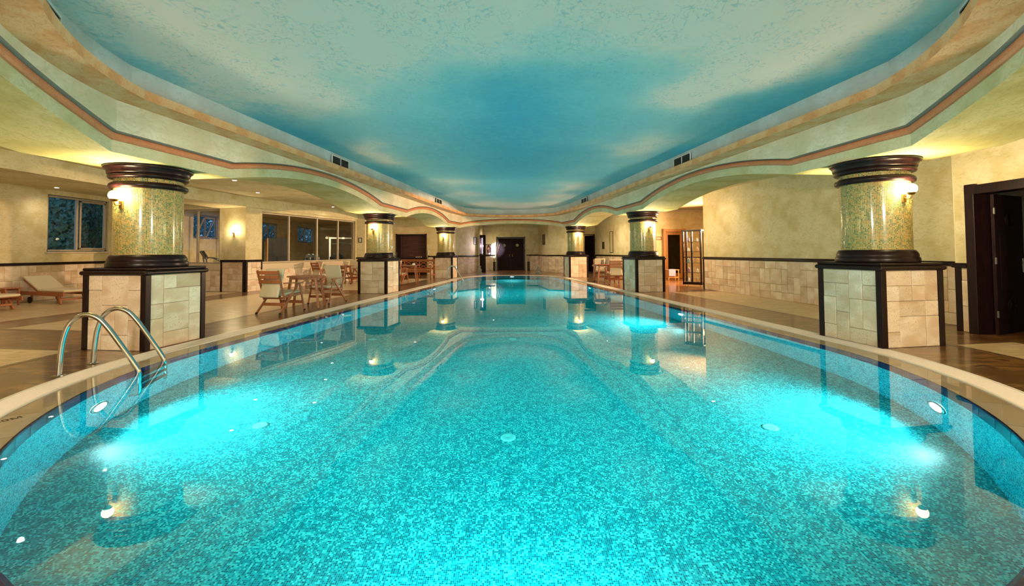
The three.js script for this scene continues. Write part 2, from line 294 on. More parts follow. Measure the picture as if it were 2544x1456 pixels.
// overflow channel with its grating
const gutter = struct('overflow_gutter', 'pale slatted overflow grating running round the pool edge', 'gutter');
add('channel', ringStrip([[RG + 0.006, -0.012], [RG + 0.006, -0.09], [RO - 0.004, -0.09], [RO - 0.004, 0.0]], false), M.joint, gutter);
add('grate_rim', ringStrip([[RG + 0.002, -0.03], [RG + 0.002, -0.002], [RG + 0.03, -0.002], [RG + 0.03, -0.03]], false), M.grate, gutter);
add('grate_rim', ringStrip([[RO - 0.026, -0.03], [RO - 0.026, 0.001], [RO, 0.001], [RO, -0.03]], false), M.grate, gutter);
{
  const Lr = ringLen((RG + RO) / 2), tot = Lr[ring.length], n = Math.round(tot / 0.019), sl = new THREE.InstancedMesh(new THREE.BoxGeometry(RO - RG - 0.05, 0.018, 0.0115), M.grate, n), m = new THREE.Matrix4(); let i = 0;
  for (let k = 0; k < n; k++) { const s = tot * k / n; while (Lr[i + 1] < s) i++; const t = (s - Lr[i]) / (Lr[i + 1] - Lr[i]), p = rp(i, (RG + RO) / 2), q = rp(i + 1, (RG + RO) / 2), nn = ring[i]; m.makeRotationY(Math.atan2(nn[2], nn[1])); m.setPosition(mix(p[0], q[0], t), -0.0115, -mix(p[1], q[1], t)); sl.setMatrixAt(k, m); }
  sl.name = 'grate_slats'; sl.userData.kind = 'stuff'; sl.castShadow = sl.receiveShadow = true; gutter.add(sl);
}
// depth mark on the coping, read from the deck
{
  const font = await new FontLoader().loadAsync('fonts/droid/droid_sans_bold.typeface.json');
  const g = new TextGeometry('1.40M', { font, size: 0.06, depth: 0.003, curveSegments: 4 }); g.computeBoundingBox(); g.translate(-g.boundingBox.max.x / 2, -0.03, 0); g.rotateX(-Math.PI / 2);
  const m = add('depth_mark', g, M.ink); const p = [-4.05, 3.555];
  m.position.set(p[0], -0.0255, -p[1]); m.rotation.y = Math.atan2(0.42, 0.9) + Math.PI - 0.96 - Math.PI / 2 + 0.06;
  tag(m, 'black depth lettering 1.40M on the tan pool coping', 'lettering');
}
// ---------------------------------------------------------------- deck floor
const edgeX = (off, z) => (RO + off - (z - ZC1) * SA) / CA;    // plan x of a line parallel to the pool side
const floor = struct('floor', 'glossy brown stone deck with pale panels framed by dark strips', 'floor');
add('deck_field', slab([[-13.7, -4.2], [10.2, -4.2], [10.2, 31.2], [-13.7, 31.2]], -0.2, 0, [outline(RO).reverse()]), M.brown, floor);
function inlay(pts) {     // a pale panel with a dark strip round it
  const cx = pts.reduce((s, p) => s + p[0], 0) / pts.length, n = pts.length;
  const off = (d) => pts.map((p, i) => { const a = pts[md(i - 1, n)], b = pts[(i + 1) % n]; const e1 = [p[0] - a[0], p[1] - a[1]], e2 = [b[0] - p[0], b[1] - p[1]], l1 = Math.hypot(...e1), l2 = Math.hypot(...e2); const n1 = [-e1[1] / l1, e1[0] / l1], n2 = [-e2[1] / l2, e2[0] / l2], k = 1 + n1[0] * n2[0] + n1[1] * n2[1]; return [p[0] + d * (n1[0] + n2[0]) / k, p[1] + d * (n1[1] + n2[1]) / k]; });
  const area = pts.reduce((s, p, i) => { const q = pts[(i + 1) % n]; return s + p[0] * q[1] - q[0] * p[1]; }, 0); if (area < 0) { pts.reverse(); }
  const inner = off(0.09);
  add('pale_panel', slab(inner, 0, 0.0025), M.pale, floor);
  add('dark_strip', slab(pts, 0, 0.0024, [inner.slice().reverse()]), M.strip, floor);
}
for (const s of [-1, 1]) {
  const far = s < 0 ? 4.35 : 2.84, sl = 0.15, q = (off, z) => [s * edgeX(off, z), z];
  const W = far - 1.03;
  inlay([q(1.03, 7.3), q(1.03, 13.9), q(far, 13.9 + W * sl), q(far, 7.3 + W * sl)]);
  if (s < 0) { inlay([q(1.03, 15.2), q(1.03, 21.9), q(3.7, 22.0), q(3.7, 15.2 + 2.67 * sl)]); inlay([[-13.4, 4.6], [-10.5, 4.6], q(5.3, 8), q(5.3, 15.0), [-13.4, 15.4]]); }
  const arc = []; for (let i = 0; i <= 18; i++) { const a = (s < 0 ? Math.PI : 0) + (s < 0 ? 1 : -1) * (1.35 * i / 18 - 0.085); arc.push([5.9 * Math.cos(a), ZC1 + 5.9 * Math.sin(a)]); }
  inlay([...arc, [s * 2, -1.0], [s * (s < 0 ? 9.6 : 7.0), -1.0], [s * (s < 0 ? 9.4 : 7.0), 6.1 + (s < 0 ? 3.4 : 1.1) * sl]]);
}
// ---------------------------------------------------------------- ceiling beam with its arches
const half = [];      // right half of the inner face, from the near middle to the far middle: x, z, lower edge
{
  const par = (t) => 1 - (2 * t - 1) ** 2, K = [[4.81, 5.37], [4.60, 7.34], [3.90, 13.40], [3.66, 15.66], [2.99, 21.35], [2.62, 23.05]];
  const a1 = Math.atan2(5.37 - 6.1, 4.81), R1 = Math.hypot(4.81, 5.37 - 6.1);
  for (let i = 0; i < 60; i++) { const a = mix(-Math.PI / 2, a1, i / 60), s = (a1 - a) * R1; half.push([R1 * Math.cos(a), 6.1 + R1 * Math.sin(a), 2.55 + 0.28 * (s < 2.2 ? 1 - (1 - s / 2.2) ** 2 : 1)]); }
  const seg = (a, b, n, rise) => { for (let i = 0; i < n; i++) { const t = i / n; half.push([mix(a[0], b[0], t), mix(a[1], b[1], t), 2.55 + rise * par(t)]); } };
  seg(K[0], K[1], 8, 0); seg(K[1], K[2], 30, 0.335); seg(K[2], K[3], 8, 0); seg(K[3], K[4], 30, 0.335); seg(K[4], K[5], 8, 0);
  const zc = 21.53, R2 = Math.hypot(2.62, 23.05 - zc), a2 = Math.atan2(23.05 - zc, 2.62);
  for (let i = 0; i <= 24; i++) { const a = mix(a2, Math.PI / 2, i / 24); half.push([R2 * Math.cos(a), zc + R2 * Math.sin(a), 2.55 + 0.3 * par(i / 48)]); }
}
const path = [...half, ...half.slice(0, -1).reverse().map((p) => [-p[0], p[1], p[2]])]; path.pop();
const NP = path.length, pn = [], pl = [0];
for (let i = 0; i < NP; i++) { const a = path[md(i - 1, NP)], p = path[i], b = path[(i + 1) % NP]; let tx = b[0] - a[0], tz = b[1] - a[1]; const l = Math.hypot(tx, tz); const e = Math.hypot(b[0] - p[0], b[1] - p[1]); pl.push(pl[i] + e); const nx = -tz / l, nz = tx / l; const e2 = [(b[0] - p[0]) / e, (b[1] - p[1]) / e], k = Math.max(0.8, -e2[1] * nx + e2[0] * nz); pn.push([nx / k, nz / k]); }   // inward normals (the loop runs counter-clockwise)
const bp = (i, off) => { const k = md(i, NP); return [path[k][0] + pn[k][0] * off, path[k][1] + pn[k][1] * off]; };
function sweep(prof, flip, scale = 1) {   // prof: [off, y, rel] with y measured from the lower edge when rel
  const rows = []; let v = 0;
  prof.forEach(([off, y, rel], j) => { if (j) v += Math.max(0.02, Math.hypot(off - prof[j - 1][0], y - prof[j - 1][1] + (rel !== prof[j - 1][2] ? (rel ? 2.6 : -2.6) : 0))); const row = []; for (let i = 0; i <= NP; i++) { const p = bp(i, off), h = path[md(i, NP)][2]; row.push([p[0], rel ? h + y : y, -p[1], pl[i] * scale, (rel ? h + y : y) * (Math.abs(off - (prof[j ? j - 1 : 1][0])) < 0.05 ? 1 : 0) + (Math.abs(off - (prof[j ? j - 1 : 1][0])) < 0.05 ? 0 : off)]); } rows.push(row); });
  return creased(grid(rows, flip));
}
function creased(g) {   // hard edges where the faces turn by more than 9 degrees
  const h = g.toNonIndexed(); h.computeVertexNormals();
  const p = h.attributes.position, n = h.attributes.normal, m = new Map(), key = (i) => Math.round(p.getX(i) * 2000) + '_' + Math.round(p.getY(i) * 2000) + '_' + Math.round(p.getZ(i) * 2000);
  for (let i = 0; i < p.count; i++) { const k = key(i); if (!m.has(k)) m.set(k, []); m.get(k).push([n.getX(i), n.getY(i), n.getZ(i)]); }
  const out = new Float32Array(p.count * 3);
  for (let i = 0; i < p.count; i++) { const me = [n.getX(i), n.getY(i), n.getZ(i)], s = [0, 0, 0]; for (const o of m.get(key(i))) if (o[0] * me[0] + o[1] * me[1] + o[2] * me[2] > 0.987) { s[0] += o[0]; s[1] += o[1]; s[2] += o[2]; } const l = Math.hypot(...s) || 1; out.set([s[0] / l, s[1] / l, s[2] / l], i * 3); }
  h.setAttribute('normal', new THREE.BufferAttribute(out, 3)); return h;
}
const YC = 3.2, YS = 3.6, YL = 3.18;
const beam = struct('ceiling_beam', 'arched plaster beam carried by the mosaic columns round the pool', 'beam');
add('soffit', sweep([[-1.17, 0, 1], [-0.06, 0, 1]], false), M.green, beam);
add('lower_band', sweep([[-0.06, 0, 1], [-0.06, 0.165, 1]], false), M.band, beam);
add('trim_bead', sweep([[-0.06, 0.15, 1], [-0.035, 0.152, 1], [-0.018, 0.17, 1], [-0.012, 0.195, 1], [-0.018, 0.22, 1], [-0.035, 0.238, 1], [-0.06, 0.24, 1]], false), M.trim, beam);
add('fascia_underside', sweep([[-0.06, 0.242, 1], [0, 0.262, 1]], false), M.fascia, beam);
add('inner_fascia', sweep([[0, 0.262, 1], [0, YL, 0]], false), M.face, beam);
add('outer_fascia', sweep([[-1.17, 0, 1], [-1.17, YC + 0.05, 0]], true), M.cream, beam);
const cornice = struct('cornice', 'orange painted cornice ledge below the painted sky ceiling', 'cornice');
add('ledge_underside', sweep([[0, YL, 0], [0.35, YL, 0]], false), M.orange, cornice);
add('ledge_lip', sweep([[0.35, YL, 0], [0.35, YL + 0.115, 0]], false), M.orange, cornice);
add('ledge_top', sweep([[0.35, YL + 0.115, 0], [0.18, YL + 0.115, 0]], false), M.orange, cornice);
add('cove_wall', sweep([[0.18, YL + 0.115, 0], [0.18, YS + 0.02, 0]], false), M.grey, cornice);
const ceil = struct('ceiling', 'painted blue sky ceiling with soft clouds above the pool', 'ceiling');
{
  const pts = []; for (let i = 0; i < NP; i++) pts.push(bp(i, 0.1));
  const g = slab(pts, YS, YS + 0.2), p = g.attributes.position, uv = g.attributes.uv;
  for (let i = 0; i < p.count; i++) { uv.setXY(i, (p.getX(i) + 5) / 10, -p.getZ(i) / 25); }
  add('painted_sky', g, M.sky, ceil);
}
const deckCeil = struct('ceiling', 'cream plaster ceiling above the deck round the pool', 'ceiling');
{ const pts = []; for (let i = 0; i < NP; i++) pts.push(bp(i, -0.6)); add('deck_ceiling', slab([[-13.8, -4.4], [10.4, -4.4], [10.4, 31.4], [-13.8, 31.4]], YC, YC + 0.25, [pts.reverse()]), M.cream, deckCeil); }
{ const pts = []; for (let i = 0; i < NP; i++) pts.push(bp(i, -0.9)); const p2 = []; for (let i = 0; i < NP; i++) p2.push(bp(i, 0.12)); add('beam_core', slab(pts, YC + 0.2, YS + 0.2, [p2.reverse()]), M.cream2, deckCeil); }
// ---------------------------------------------------------------- stone facing
function block(w, h, t, ou, ov) {       // one facing stone, chamfered front, back on z = 0
  const b = Math.min(0.007, w / 6), x0 = 0, x1 = w, y0 = 0, y1 = h, pos = [], uv = [];
  const Q = (a, c, d, e) => { for (const p of [a, c, d, a, d, e]) { pos.push(...p); uv.push(p[0] + ou + (p[2] < t ? p[2] : 0), p[1] + ov); } };
  const f = [[x0 + b, y0 + b, t], [x1 - b, y0 + b, t], [x1 - b, y1 - b, t], [x0 + b, y1 - b, t]], m = [[x0, y0, t - b], [x1, y0, t - b], [x1, y1, t - b], [x0, y1, t - b]], k = [[x0, y0, 0], [x1, y0, 0], [x1, y1, 0], [x0, y1, 0]];
  Q(...f); for (let i = 0; i < 4; i++) { const j = (i + 1) % 4; Q(m[i], m[j], f[j], f[i]); Q(k[i], k[j], m[j], m[i]); }
  return tris(pos, uv);
}
function facing(parent, mat4, u0, u1, y0, y1, t = 0.022, cell = 0.2) {     // random ashlar of 1x1 to 2x2 cells
  const nc = Math.max(1, Math.round((u1 - u0) / cell)), nr = Math.max(1, Math.round((y1 - y0) / cell)), cw = (u1 - u0) / nc, ch = (y1 - y0) / nr, full = new Uint8Array(nc * nr);
  const back = add('joint_bed', new THREE.BoxGeometry(u1 - u0, y1 - y0, 0.006).translate((u0 + u1) / 2, (y0 + y1) / 2, 0.003).applyMatrix4(mat4), M.joint, parent); back.userData.label = 'mortar behind the stones';
  for (let r = 0; r < nr; r++) for (let c = 0; c < nc; c++) {
    if (full[r * nc + c]) continue;
    const opts = [[2, 2], [2, 1], [1, 2], [1, 1], [2, 1], [1, 2]]; let w = 1, h = 1;
    const start = Math.floor(rnd() * opts.length);
    for (let k = 0; k < opts.length; k++) { const [a, b] = opts[(start + k) % opts.length]; let ok = c + a <= nc && r + b <= nr; for (let y = r; ok && y < r + b; y++) for (let x = c; x < c + a; x++) if (full[y * nc + x]) ok = false; if (ok) { w = a; h = b; break; } }
    for (let y = r; y < r + h; y++) for (let x = c; x < c + w; x++) full[y * nc + x] = 1;
    const g = block(w * cw - 0.004, h * ch - 0.004, t + rr(-0.003, 0.003), rnd() * 5, rnd() * 5).translate(u0 + c * cw + 0.002, y0 + r * ch + 0.002, 0.003).applyMatrix4(mat4);
    add('stone_block', g, STONES[Math.floor(rnd() * STONES.length)], parent);
  }
}
function rail(parent, mat4, u0, u1, y = 1.04, name = 'dado_rail') {
  const g = merge([bx(u1 - u0, 0.05, 0.07, (u0 + u1) / 2, y - 0.01, 0.03, 0, 0, 0, 0.02), bx(u1 - u0, 0.03, 0.045, (u0 + u1) / 2, y + 0.026, 0.02, 0, 0, 0, 0.012)]); g.applyMatrix4(mat4); add(name, g, M.dark, parent);
}
const post = (parent, mat4, u, y0 = 0, y1 = 1.02, w = 0.075) => add('corner_post', bx(w, y1 - y0, 0.05, u, (y0 + y1) / 2, 0.012, 0, 0, 0, 0.006).applyMatrix4(mat4), M.dark, parent);
// ---------------------------------------------------------------- room walls (walked clockwise, the room on the right hand)
const H0 = -0.2, H1 = YC + 0.1;
function wall(name, label, a, b, holes = [], mat = M.cream, y0 = H0, y1 = H1, t = 0.2) {
  const s = struct(name, label, 'wall'); add('plaster', wallPanel(a, b, y0, y1, t, holes), mat, s); s.userData.len = undefined; delete s.userData.len; return [s, frameOf(a, b), Math.hypot(b[0] - a[0], b[1] - a[1])];
}
// left outer wall with the garden windows
const zl = (z) => z + 4.2;
const gymWins = [[18.75, 20.35, 1.95, 2.98], [23.7, 25.5, 1.95, 2.98], [27.9, 30.2, 1.95, 2.98]];
const [wl, fl] = wall('wall_left', 'long cream plaster wall behind the loungers with a garden window', [-13.45, -4.2], [-13.45, 31.2], [[zl(12.85), zl(14.8), 1.38, 3.06], ...gymWins.map((g) => [zl(g[0]), zl(g[1]), g[2], g[3]])]);
facing(wl, fl, zl(7.0), zl(15.35), 0, 1.0); rail(wl, fl, zl(-4), zl(15.4));
// glazed partition of the gym: bay, pillar, long window
const [wb, fb, Lb] = wall('wall_bay', 'short plaster wall under the gym glazing beside the pillar', [-13.45, 15.9], [-9.93, 15.2], [[0.35, 3.5, 0.94, 2.84]]);
facing(wb, fb, 0.2, Lb - 0.03, 0, 0.72); add('sill_board', bx(3.3, 0.2, 0.03, 1.95, 0.83, 0.016).applyMatrix4(fb), M.sill, wb);
const pil = struct('wall_pillar', 'plaster pillar with stone foot and dark wood corner posts', 'pillar');
add('plaster', slab([[-9.93, 15.2], [-8.95, 14.93], [-8.78, 15.52], [-9.6, 15.9]], H0, H1), M.cream, pil);
const fp = frameOf([-9.93, 15.2], [-8.95, 14.93]), fw = frameOf([-8.95, 14.93], [-7.26, 20.75]), Lw = Math.hypot(1.69, 5.82);
facing(pil, fp, 0.06, 0.95, 0, 1.0); rail(pil, fp, -0.02, 1.04); post(pil, fp, 0.03); post(pil, fp, 0.97); rail(pil, fw, -0.03, 0.68); facing(pil, fw, 0.05, 0.62, 0, 1.0); post(pil, fw, 0.03); post(pil, fw, 0.64, 0.74, 1.02, 0.06);
const [ww, , ] = wall('wall_gym', 'plaster wall framing the long gym window above pink travertine', [-8.95, 14.93], [-7.26, 20.75], [[0.66, 5.98, 0.94, 2.76]]);
facing(ww, fw, 0.66, Lw - 0.02, 0, 0.73); add('sill_board', bx(5.35, 0.2, 0.03, 3.32, 0.83, 0.016).applyMatrix4(fw), M.sill, ww);
function glazing(n, label, m4, u0, u1, y0, y1, mull, mat = M.glass, depth = -0.08) {
  const w = struct('window_' + n, label, 'window'), f = 0.05, mid = (y0 + y1) / 2;
  add('window_frame', merge([bx(u1 - u0, f, 0.06, (u0 + u1) / 2, y0 + f / 2, depth), bx(u1 - u0, f, 0.06, (u0 + u1) / 2, y1 - f / 2, depth), bx(f, y1 - y0, 0.06, u0 + f / 2, mid, depth), bx(f, y1 - y0, 0.06, u1 - f / 2, mid, depth)]).applyMatrix4(m4), M.alu, w);
  const us = [u0, ...mull, u1];
  for (const u of mull) add('mullion', bx(0.06, y1 - y0 - 2 * f, 0.065, u, mid, depth + 0.004).applyMatrix4(m4), M.alu, w);
  for (let i = 0; i + 1 < us.length; i++) add('pane', new THREE.PlaneGeometry(us[i + 1] - us[i] - 0.055, y1 - y0 - 2 * f + 0.005).translate((us[i] + us[i + 1]) / 2, mid, depth).applyMatrix4(m4), mat, w);
  return w;
}
const win1 = glazing(1, 'two pane aluminium garden window above the loungers', fl, zl(12.87), zl(14.78), 1.4, 3.04, [zl(13.78)]);
add('sash', merge([bx(0.05, 1.5, 0.03, zl(13.86), 2.22, -0.03), bx(0.05, 1.5, 0.03, zl(14.68), 2.22, -0.03), bx(0.87, 0.05, 0.03, zl(14.27), 1.48, -0.03), bx(0.87, 0.05, 0.03, zl(14.27), 2.95, -0.03)]).applyMatrix4(fl), M.alu, win1);
add('sill_board', bx(2.05, 0.05, 0.12, zl(13.82), 1.36, 0.03).applyMatrix4(fl), M.sill, win1);
glazing(2, 'gym glazing with one slim mullion behind the near column', fb, 0.37, 3.48, 0.95, 2.83, [1.1, 2.55]);
glazing(3, 'long four pane gym window behind the wooden chairs', fw, 0.68, 5.96, 0.95, 2.75, [1.98, 3.5, 4.82]);
gymWins.forEach((g, i) => {
  const w = glazing(4 + i, ['high gym window with tilted sash nearest the garden window', 'high gym window with tilted sash behind the long glazing', 'high gym window with tilted sash deep in the gym'][i], fl, zl(g[0]) + 0.02, zl(g[1]) - 0.02, g[2] + 0.02, g[3] - 0.02, [zl((g[0] + g[1]) / 2)]);
  const tw = (g[1] - g[0]) / 2 - 0.1, c = zl(g[0] + tw / 2 + 0.1), th = g[3] - g[2] - 0.1;
  const s = [bx(tw, 0.05, 0.04, 0, 0.025, 0), bx(tw, 0.05, 0.04, 0, th - 0.025, 0), bx(0.05, th, 0.04, -tw / 2 + 0.025, th / 2, 0), bx(0.05, th, 0.04, tw / 2 - 0.025, th / 2, 0)];
  add('sash', merge(s).rotateX(0.42).translate(c, g[2] + 0.05, 0.0).applyMatrix4(fl), M.alu, w);
});
// notice wall and bar recess
const [w1] = wall('wall_notice', 'narrow plaster wall at the end of the gym window', [-7.26, 20.75], [-6.9, 20.85]); rail(w1, frameOf([-7.26, 20.75], [-6.9, 20.85]), 0, 0.36);
wall('wall_side', 'plaster side wall between gym window and bar', [-6.9, 20.85], [-7.5, 25.9]);
const A5 = [-7.5, 25.9], B5 = [-3.6, 25.95];
const [wbar, fbar] = wall('wall_bar', 'plaster wall with the dark wood bar opening', A5, B5, [[0.76, 2.52, 0.95, 2.34]]);
rail(wbar, fbar, 2.6, 3.9); facing(wbar, fbar, 2.62, 3.86, 0, 1.0);
const A6 = [-3.6, 25.95], B6 = [-2.12, 28.1];
const [wd, fd] = wall('wall_diagonal', 'diagonal plaster wall beside the lit display niche', A6, B6); facing(wd, fd, 0.02, 2.55, 0, 1.0); rail(wd, fd, -0.02, 2.6);
wall('wall_return', 'short plaster wall behind the lit display niche', [-2.12, 28.1], [-1.95, 30.75]);
const A7 = [-1.95, 30.75], B7 = [1.85, 30.75];
const [wf, ff] = wall('wall_far', 'far plaster wall with the dark double doors', A7, B7, [[0.9, 2.85, -0.2, 2.28]]);
facing(wf, ff, 0.02, 0.78, 0, 1.0); facing(wf, ff, 2.97, 3.78, 0, 1.0); rail(wf, ff, 0, 0.8); rail(wf, ff, 2.95, 3.8);
const A8 = [1.85, 30.75], B8 = [2.22, 27.0], C8 = [3.95, 26.1];
const [wr1, fr1] = wall('wall_angled', 'angled plaster wall with a dark framed picture', A8, B8); facing(wr1, fr1, 0.02, 3.74, 0, 1.0); rail(wr1, fr1, 0, 3.77);
const [wr2, fr2] = wall('wall_plain', 'plaster wall with pink travertine foot behind the far column', B8, C8); facing(wr2, fr2, 0.02, 1.92, 0, 1.0); rail(wr2, fr2, 0, 1.95);
wall('wall_jog', 'short plaster wall beside the far doorway', C8, [3.95, 27.3]);
const [wdw, fdw] = wall('wall_doorway', 'plaster wall with a half open brown door', [3.95, 27.3], [5.15, 27.3], [[0.42, 1.14, -0.2, 2.34]]);
const A9 = [5.15, 27.3], B9 = [5.95, 20.5];
const [wr3, fr3, L9] = wall('wall_frames', 'warm plaster wall hung with a tall framed notice', A9, B9); facing(wr3, fr3, 0.06, L9 - 0.02, 0, 1.0); rail(wr3, fr3, 0, L9); post(wr3, fr3, 0.03);
const [wo, fo] = wall('wall_recess', 'warm plaster recess wall with the oak glazed door', [5.95, 20.5], [10.0, 20.5], [[1.1, 2.0, -0.2, 2.22]]);
wall('wall_recess_side', 'plaster side wall of the recess', [10.0, 20.5], [10.0, 14.7]);
wall('wall_recess_near', 'plaster wall closing the recess', [10.0, 14.7], [6.62, 14.7], [], M.cream, H0, H1, 0.16);
const AR = [6.42, 14.86], BR = [7.55, 7.46];
const [wr, fr, LR] = wall('wall_right', 'long plaster wall with travertine wainscot beside the pool', AR, BR); facing(wr, fr, 0.05, LR - 0.01, 0, 1.0); rail(wr, fr, -0.02, LR);
post(wr, frameOf([6.42, 14.86], [6.43, 14.8]), 0.0, 0, 1.0, 0.02);
wall('wall_corner', 'plaster corner beside the dark door', [7.75, 7.46], [7.75, 7.06], [], M.cream, H0, H1, 0.2);
const AD = [7.08, 7.08], BD = [7.08, -4.2];
const [wdd, fdd] = wall('wall_door', 'yellow plaster wall with the tall dark wood door', AD, BD, [[0.3, 1.42, -0.2, 2.2]]); facing(wdd, fdd, 0.09, 0.2, 0, 1.0); rail(wdd, fdd, -0.04, 0.2, 1.03); post(wdd, fdd, 0.045, 0, 1.0, 0.09);
add('end_cap', new THREE.BoxGeometry(0.7, H1 - H0, 0.02).translate(7.43, (H1 + H0) / 2, -7.09), M.cream, wdd);
wall('wall_passage', 'plaster wall seen through the open dark door', [7.75, 7.55], [10.2, 7.55]);
wall('wall_closet', 'brown lit plaster wall behind the half open door', [3.95, 29.6], [6.2, 29.6]);
wall('wall_near', 'plaster wall behind the photographer', [7.08, -4.2], [-13.45, -4.2]);
wall('wall_back', 'plaster end wall behind the far rooms', [-13.45, 31.2], [10.2, 31.2]);
wall('wall_outer', 'plaster outer wall of the rooms on the right', [10.2, 31.2], [10.2, -4.2]);
// bulkhead over the loungers
const bulk = struct('ceiling_bulkhead', 'dropped plaster bulkhead in front of the gym windows', 'bulkhead');
add('bulkhead_box', slab([[-9.05, -4.2], [-9.12, 8], [-9.2, 12.4], [-8.9, 14.75], [-7.2, 20.8], [-7.5, 21.2], [-9.2, 15.4], [-10.15, 15.2], [-10.2, 12.4], [-10.1, 8], [-10.05, -4.2]], 2.86, YC + 0.02), M.cream, bulk);
add('cornice_strip', bx(4.05, 0.09, 0.06, 7.97, 3.14, -20.46), M.sill, wo);
// ---------------------------------------------------------------- columns
const colDefs = [['left', -5.326, 6.518, -0.135], ['right', 5.231, 6.384, 0.164], ['left', -4.341, 14.563, -0.172], ['right', 4.259, 14.426, 0.179], ['left', -3.351, 22.526, -0.15], ['right', 3.223, 22.443, 0.165]];
const colLabels = ['green and gold mosaic column on a travertine plinth behind the near pool ladder', 'mosaic column on a travertine plinth beside the dark door', 'mosaic column beside the wooden chairs and long gym window', 'mosaic column in front of the oak door and glass showcase', 'mosaic column behind the far pool ladder by the bar', 'mosaic column beside the far doorway with the half open door'];
const capG = lathe([[0.405, 2.365], [0.43, 2.362], [0.462, 2.372], [0.474, 2.392], [0.47, 2.412], [0.455, 2.422], [0.462, 2.428], [0.482, 2.434], [0.484, 2.446], [0.486, 2.466], [0.496, 2.49], [0.512, 2.505], [0.523, 2.512], [0.524, 2.535], [0.518, 2.546], [0.4, 2.549]], 64);
const bandG = lathe([[0.405, 2.222], [0.43, 2.22], [0.455, 2.232], [0.466, 2.262], [0.458, 2.292], [0.44, 2.308], [0.405, 2.312]], 64);
const baseG = lathe([[0.3, 1.112], [0.476, 1.112], [0.482, 1.13], [0.482, 1.165], [0.474, 1.185], [0.462, 1.192], [0.466, 1.2], [0.466, 1.222], [0.455, 1.25], [0.44, 1.274], [0.425, 1.286], [0.4, 1.29]], 64);
const shaftG = (() => { const rows = []; for (const y of [1.27, 1.7, 2.1, 2.4]) { const r = []; for (let i = 0; i <= 72; i++) { const a = i / 72 * 2 * Math.PI; r.push([0.408 * Math.sin(a), y, 0.408 * Math.cos(a), a * 0.408 * (2.552 / 2.5635), y]); } rows.push(r); } return grid(rows); })();
const HP = 0.4927, slabG = [0, 1].map((k) => k ? bx(2 * 0.5 + 0.0, 0.04, 2 * 0.5, 0, 1.093, 0, 0, 0, 0, 0.018) : bx(2 * 0.5265, 0.062, 2 * 0.5265, 0, 1.043, 0, 0, 0, 0, 0.029));
const postG = bx(0.082, 1.012, 0.082, 0, 0.506, 0, 0, 0, 0, 0.006), coreG = new THREE.BoxGeometry(0.92, 1.02, 0.92).translate(0, 0.51, 0);
colDefs.forEach(([side, x, z, a], k) => {
  const c = thing('mosaic_column', colLabels[k], 'column', x, 0, z, a, 'mosaic columns round the pool');
  add('plinth_core', coreG, M.joint, c);
  for (const [sx, sz] of [[1, 1], [1, -1], [-1, 1], [-1, -1]]) add('corner_post', postG, M.dark, c).position.set(sx * (HP - 0.041), 0, sz * (HP - 0.041));
  for (let f = 0; f < 4; f++) { const sub = new THREE.Matrix4().makeRotationY(f * Math.PI / 2).multiply(new THREE.Matrix4().makeTranslation(0, 0, 0.458)); facing(c, sub, -0.412, 0.412, 0.0, 1.012, 0.02, 0.2); }
  add('slab_step', slabG[1], M.dark, add('plinth_slab', slabG[0], M.dark, c)); add('base_ring', baseG, M.dark, c); add('shaft', shaftG, M.mosaic, c); add('neck_band', bandG, M.dark, c); add('capital', capG, M.dark, c);
});
// ---------------------------------------------------------------- lamps
const globeG = new THREE.SphereGeometry(0.068, 24, 16).translate(0, 0.03, 0.105), sconceG = {
  plate: bx(0.06, 0.11, 0.02, 0, -0.09, 0.012, 0, 0, 0, 0.005), arm: tube([[0, -0.085, 0.02], [0, -0.1, 0.05], [0, -0.1, 0.09], [0, -0.07, 0.105], [0, -0.04, 0.105]], 0.008, 20, 8), cup: lathe([[0.008, -0.055], [0.03, -0.05], [0.045, -0.03], [0.05, -0.02], [0.044, -0.018]], 20).translate(0, 0, 0.105), ringlet: new THREE.TorusGeometry(0.026, 0.004, 6, 20).translate(0, -0.145, 0.095),
};
function sconce(x, y, z, turn, label, group, k = LUX.sconce) {
  const s = thing('wall_sconce', label, 'sconce', x, y, z, turn, group);
  add('back_plate', sconceG.plate, M.brass, s); const am = add('arm', sconceG.arm, M.brass, s); add('cup', sconceG.cup, M.brass, am); add('pull_ring', sconceG.ringlet, M.brass, am); add('globe_bulb', globeG, M.bulb, s);
  const l = point(COL.sconce, k, new THREE.Vector3(0, 0.03, 0.105), 3); l.name = 'sconce_lamp'; s.add(l);
}
const scNames = ['on the column behind the near ladder', 'on the column beside the dark door', 'on the column beside the wooden chairs', 'on the column in front of the oak door', 'on the column behind the far ladder', 'on the column beside the far doorway'];
colDefs.forEach(([side, x, z, a], k) => {
  for (const d of [0, Math.PI]) { const t = d ? Math.PI - Math.sign(x) * 0.3 : a; sconce(x + 0.405 * Math.sin(t), 2.07, z - 0.405 * Math.cos(t), t, 'glowing globe sconce ' + scNames[k] + (d ? ', on its far face' : ', on its near face'), 'globe sconces on the columns'); }
});
{ const p = [-9.42, 15.06]; sconce(p[0], 2.02, p[1] - 0.0, Math.atan2(0.27, 0.98) * -1 + 0.54, 'glowing globe sconce on the plaster pillar by the gym', null, LUX.pillar); }
const dl = { ring: lathe([[0.042, 0.0], [0.06, -0.006], [0.066, -0.002], [0.066, 0.004]], 28), lens: new THREE.CylinderGeometry(0.044, 0.044, 0.006, 24).translate(0, -0.003, 0) };
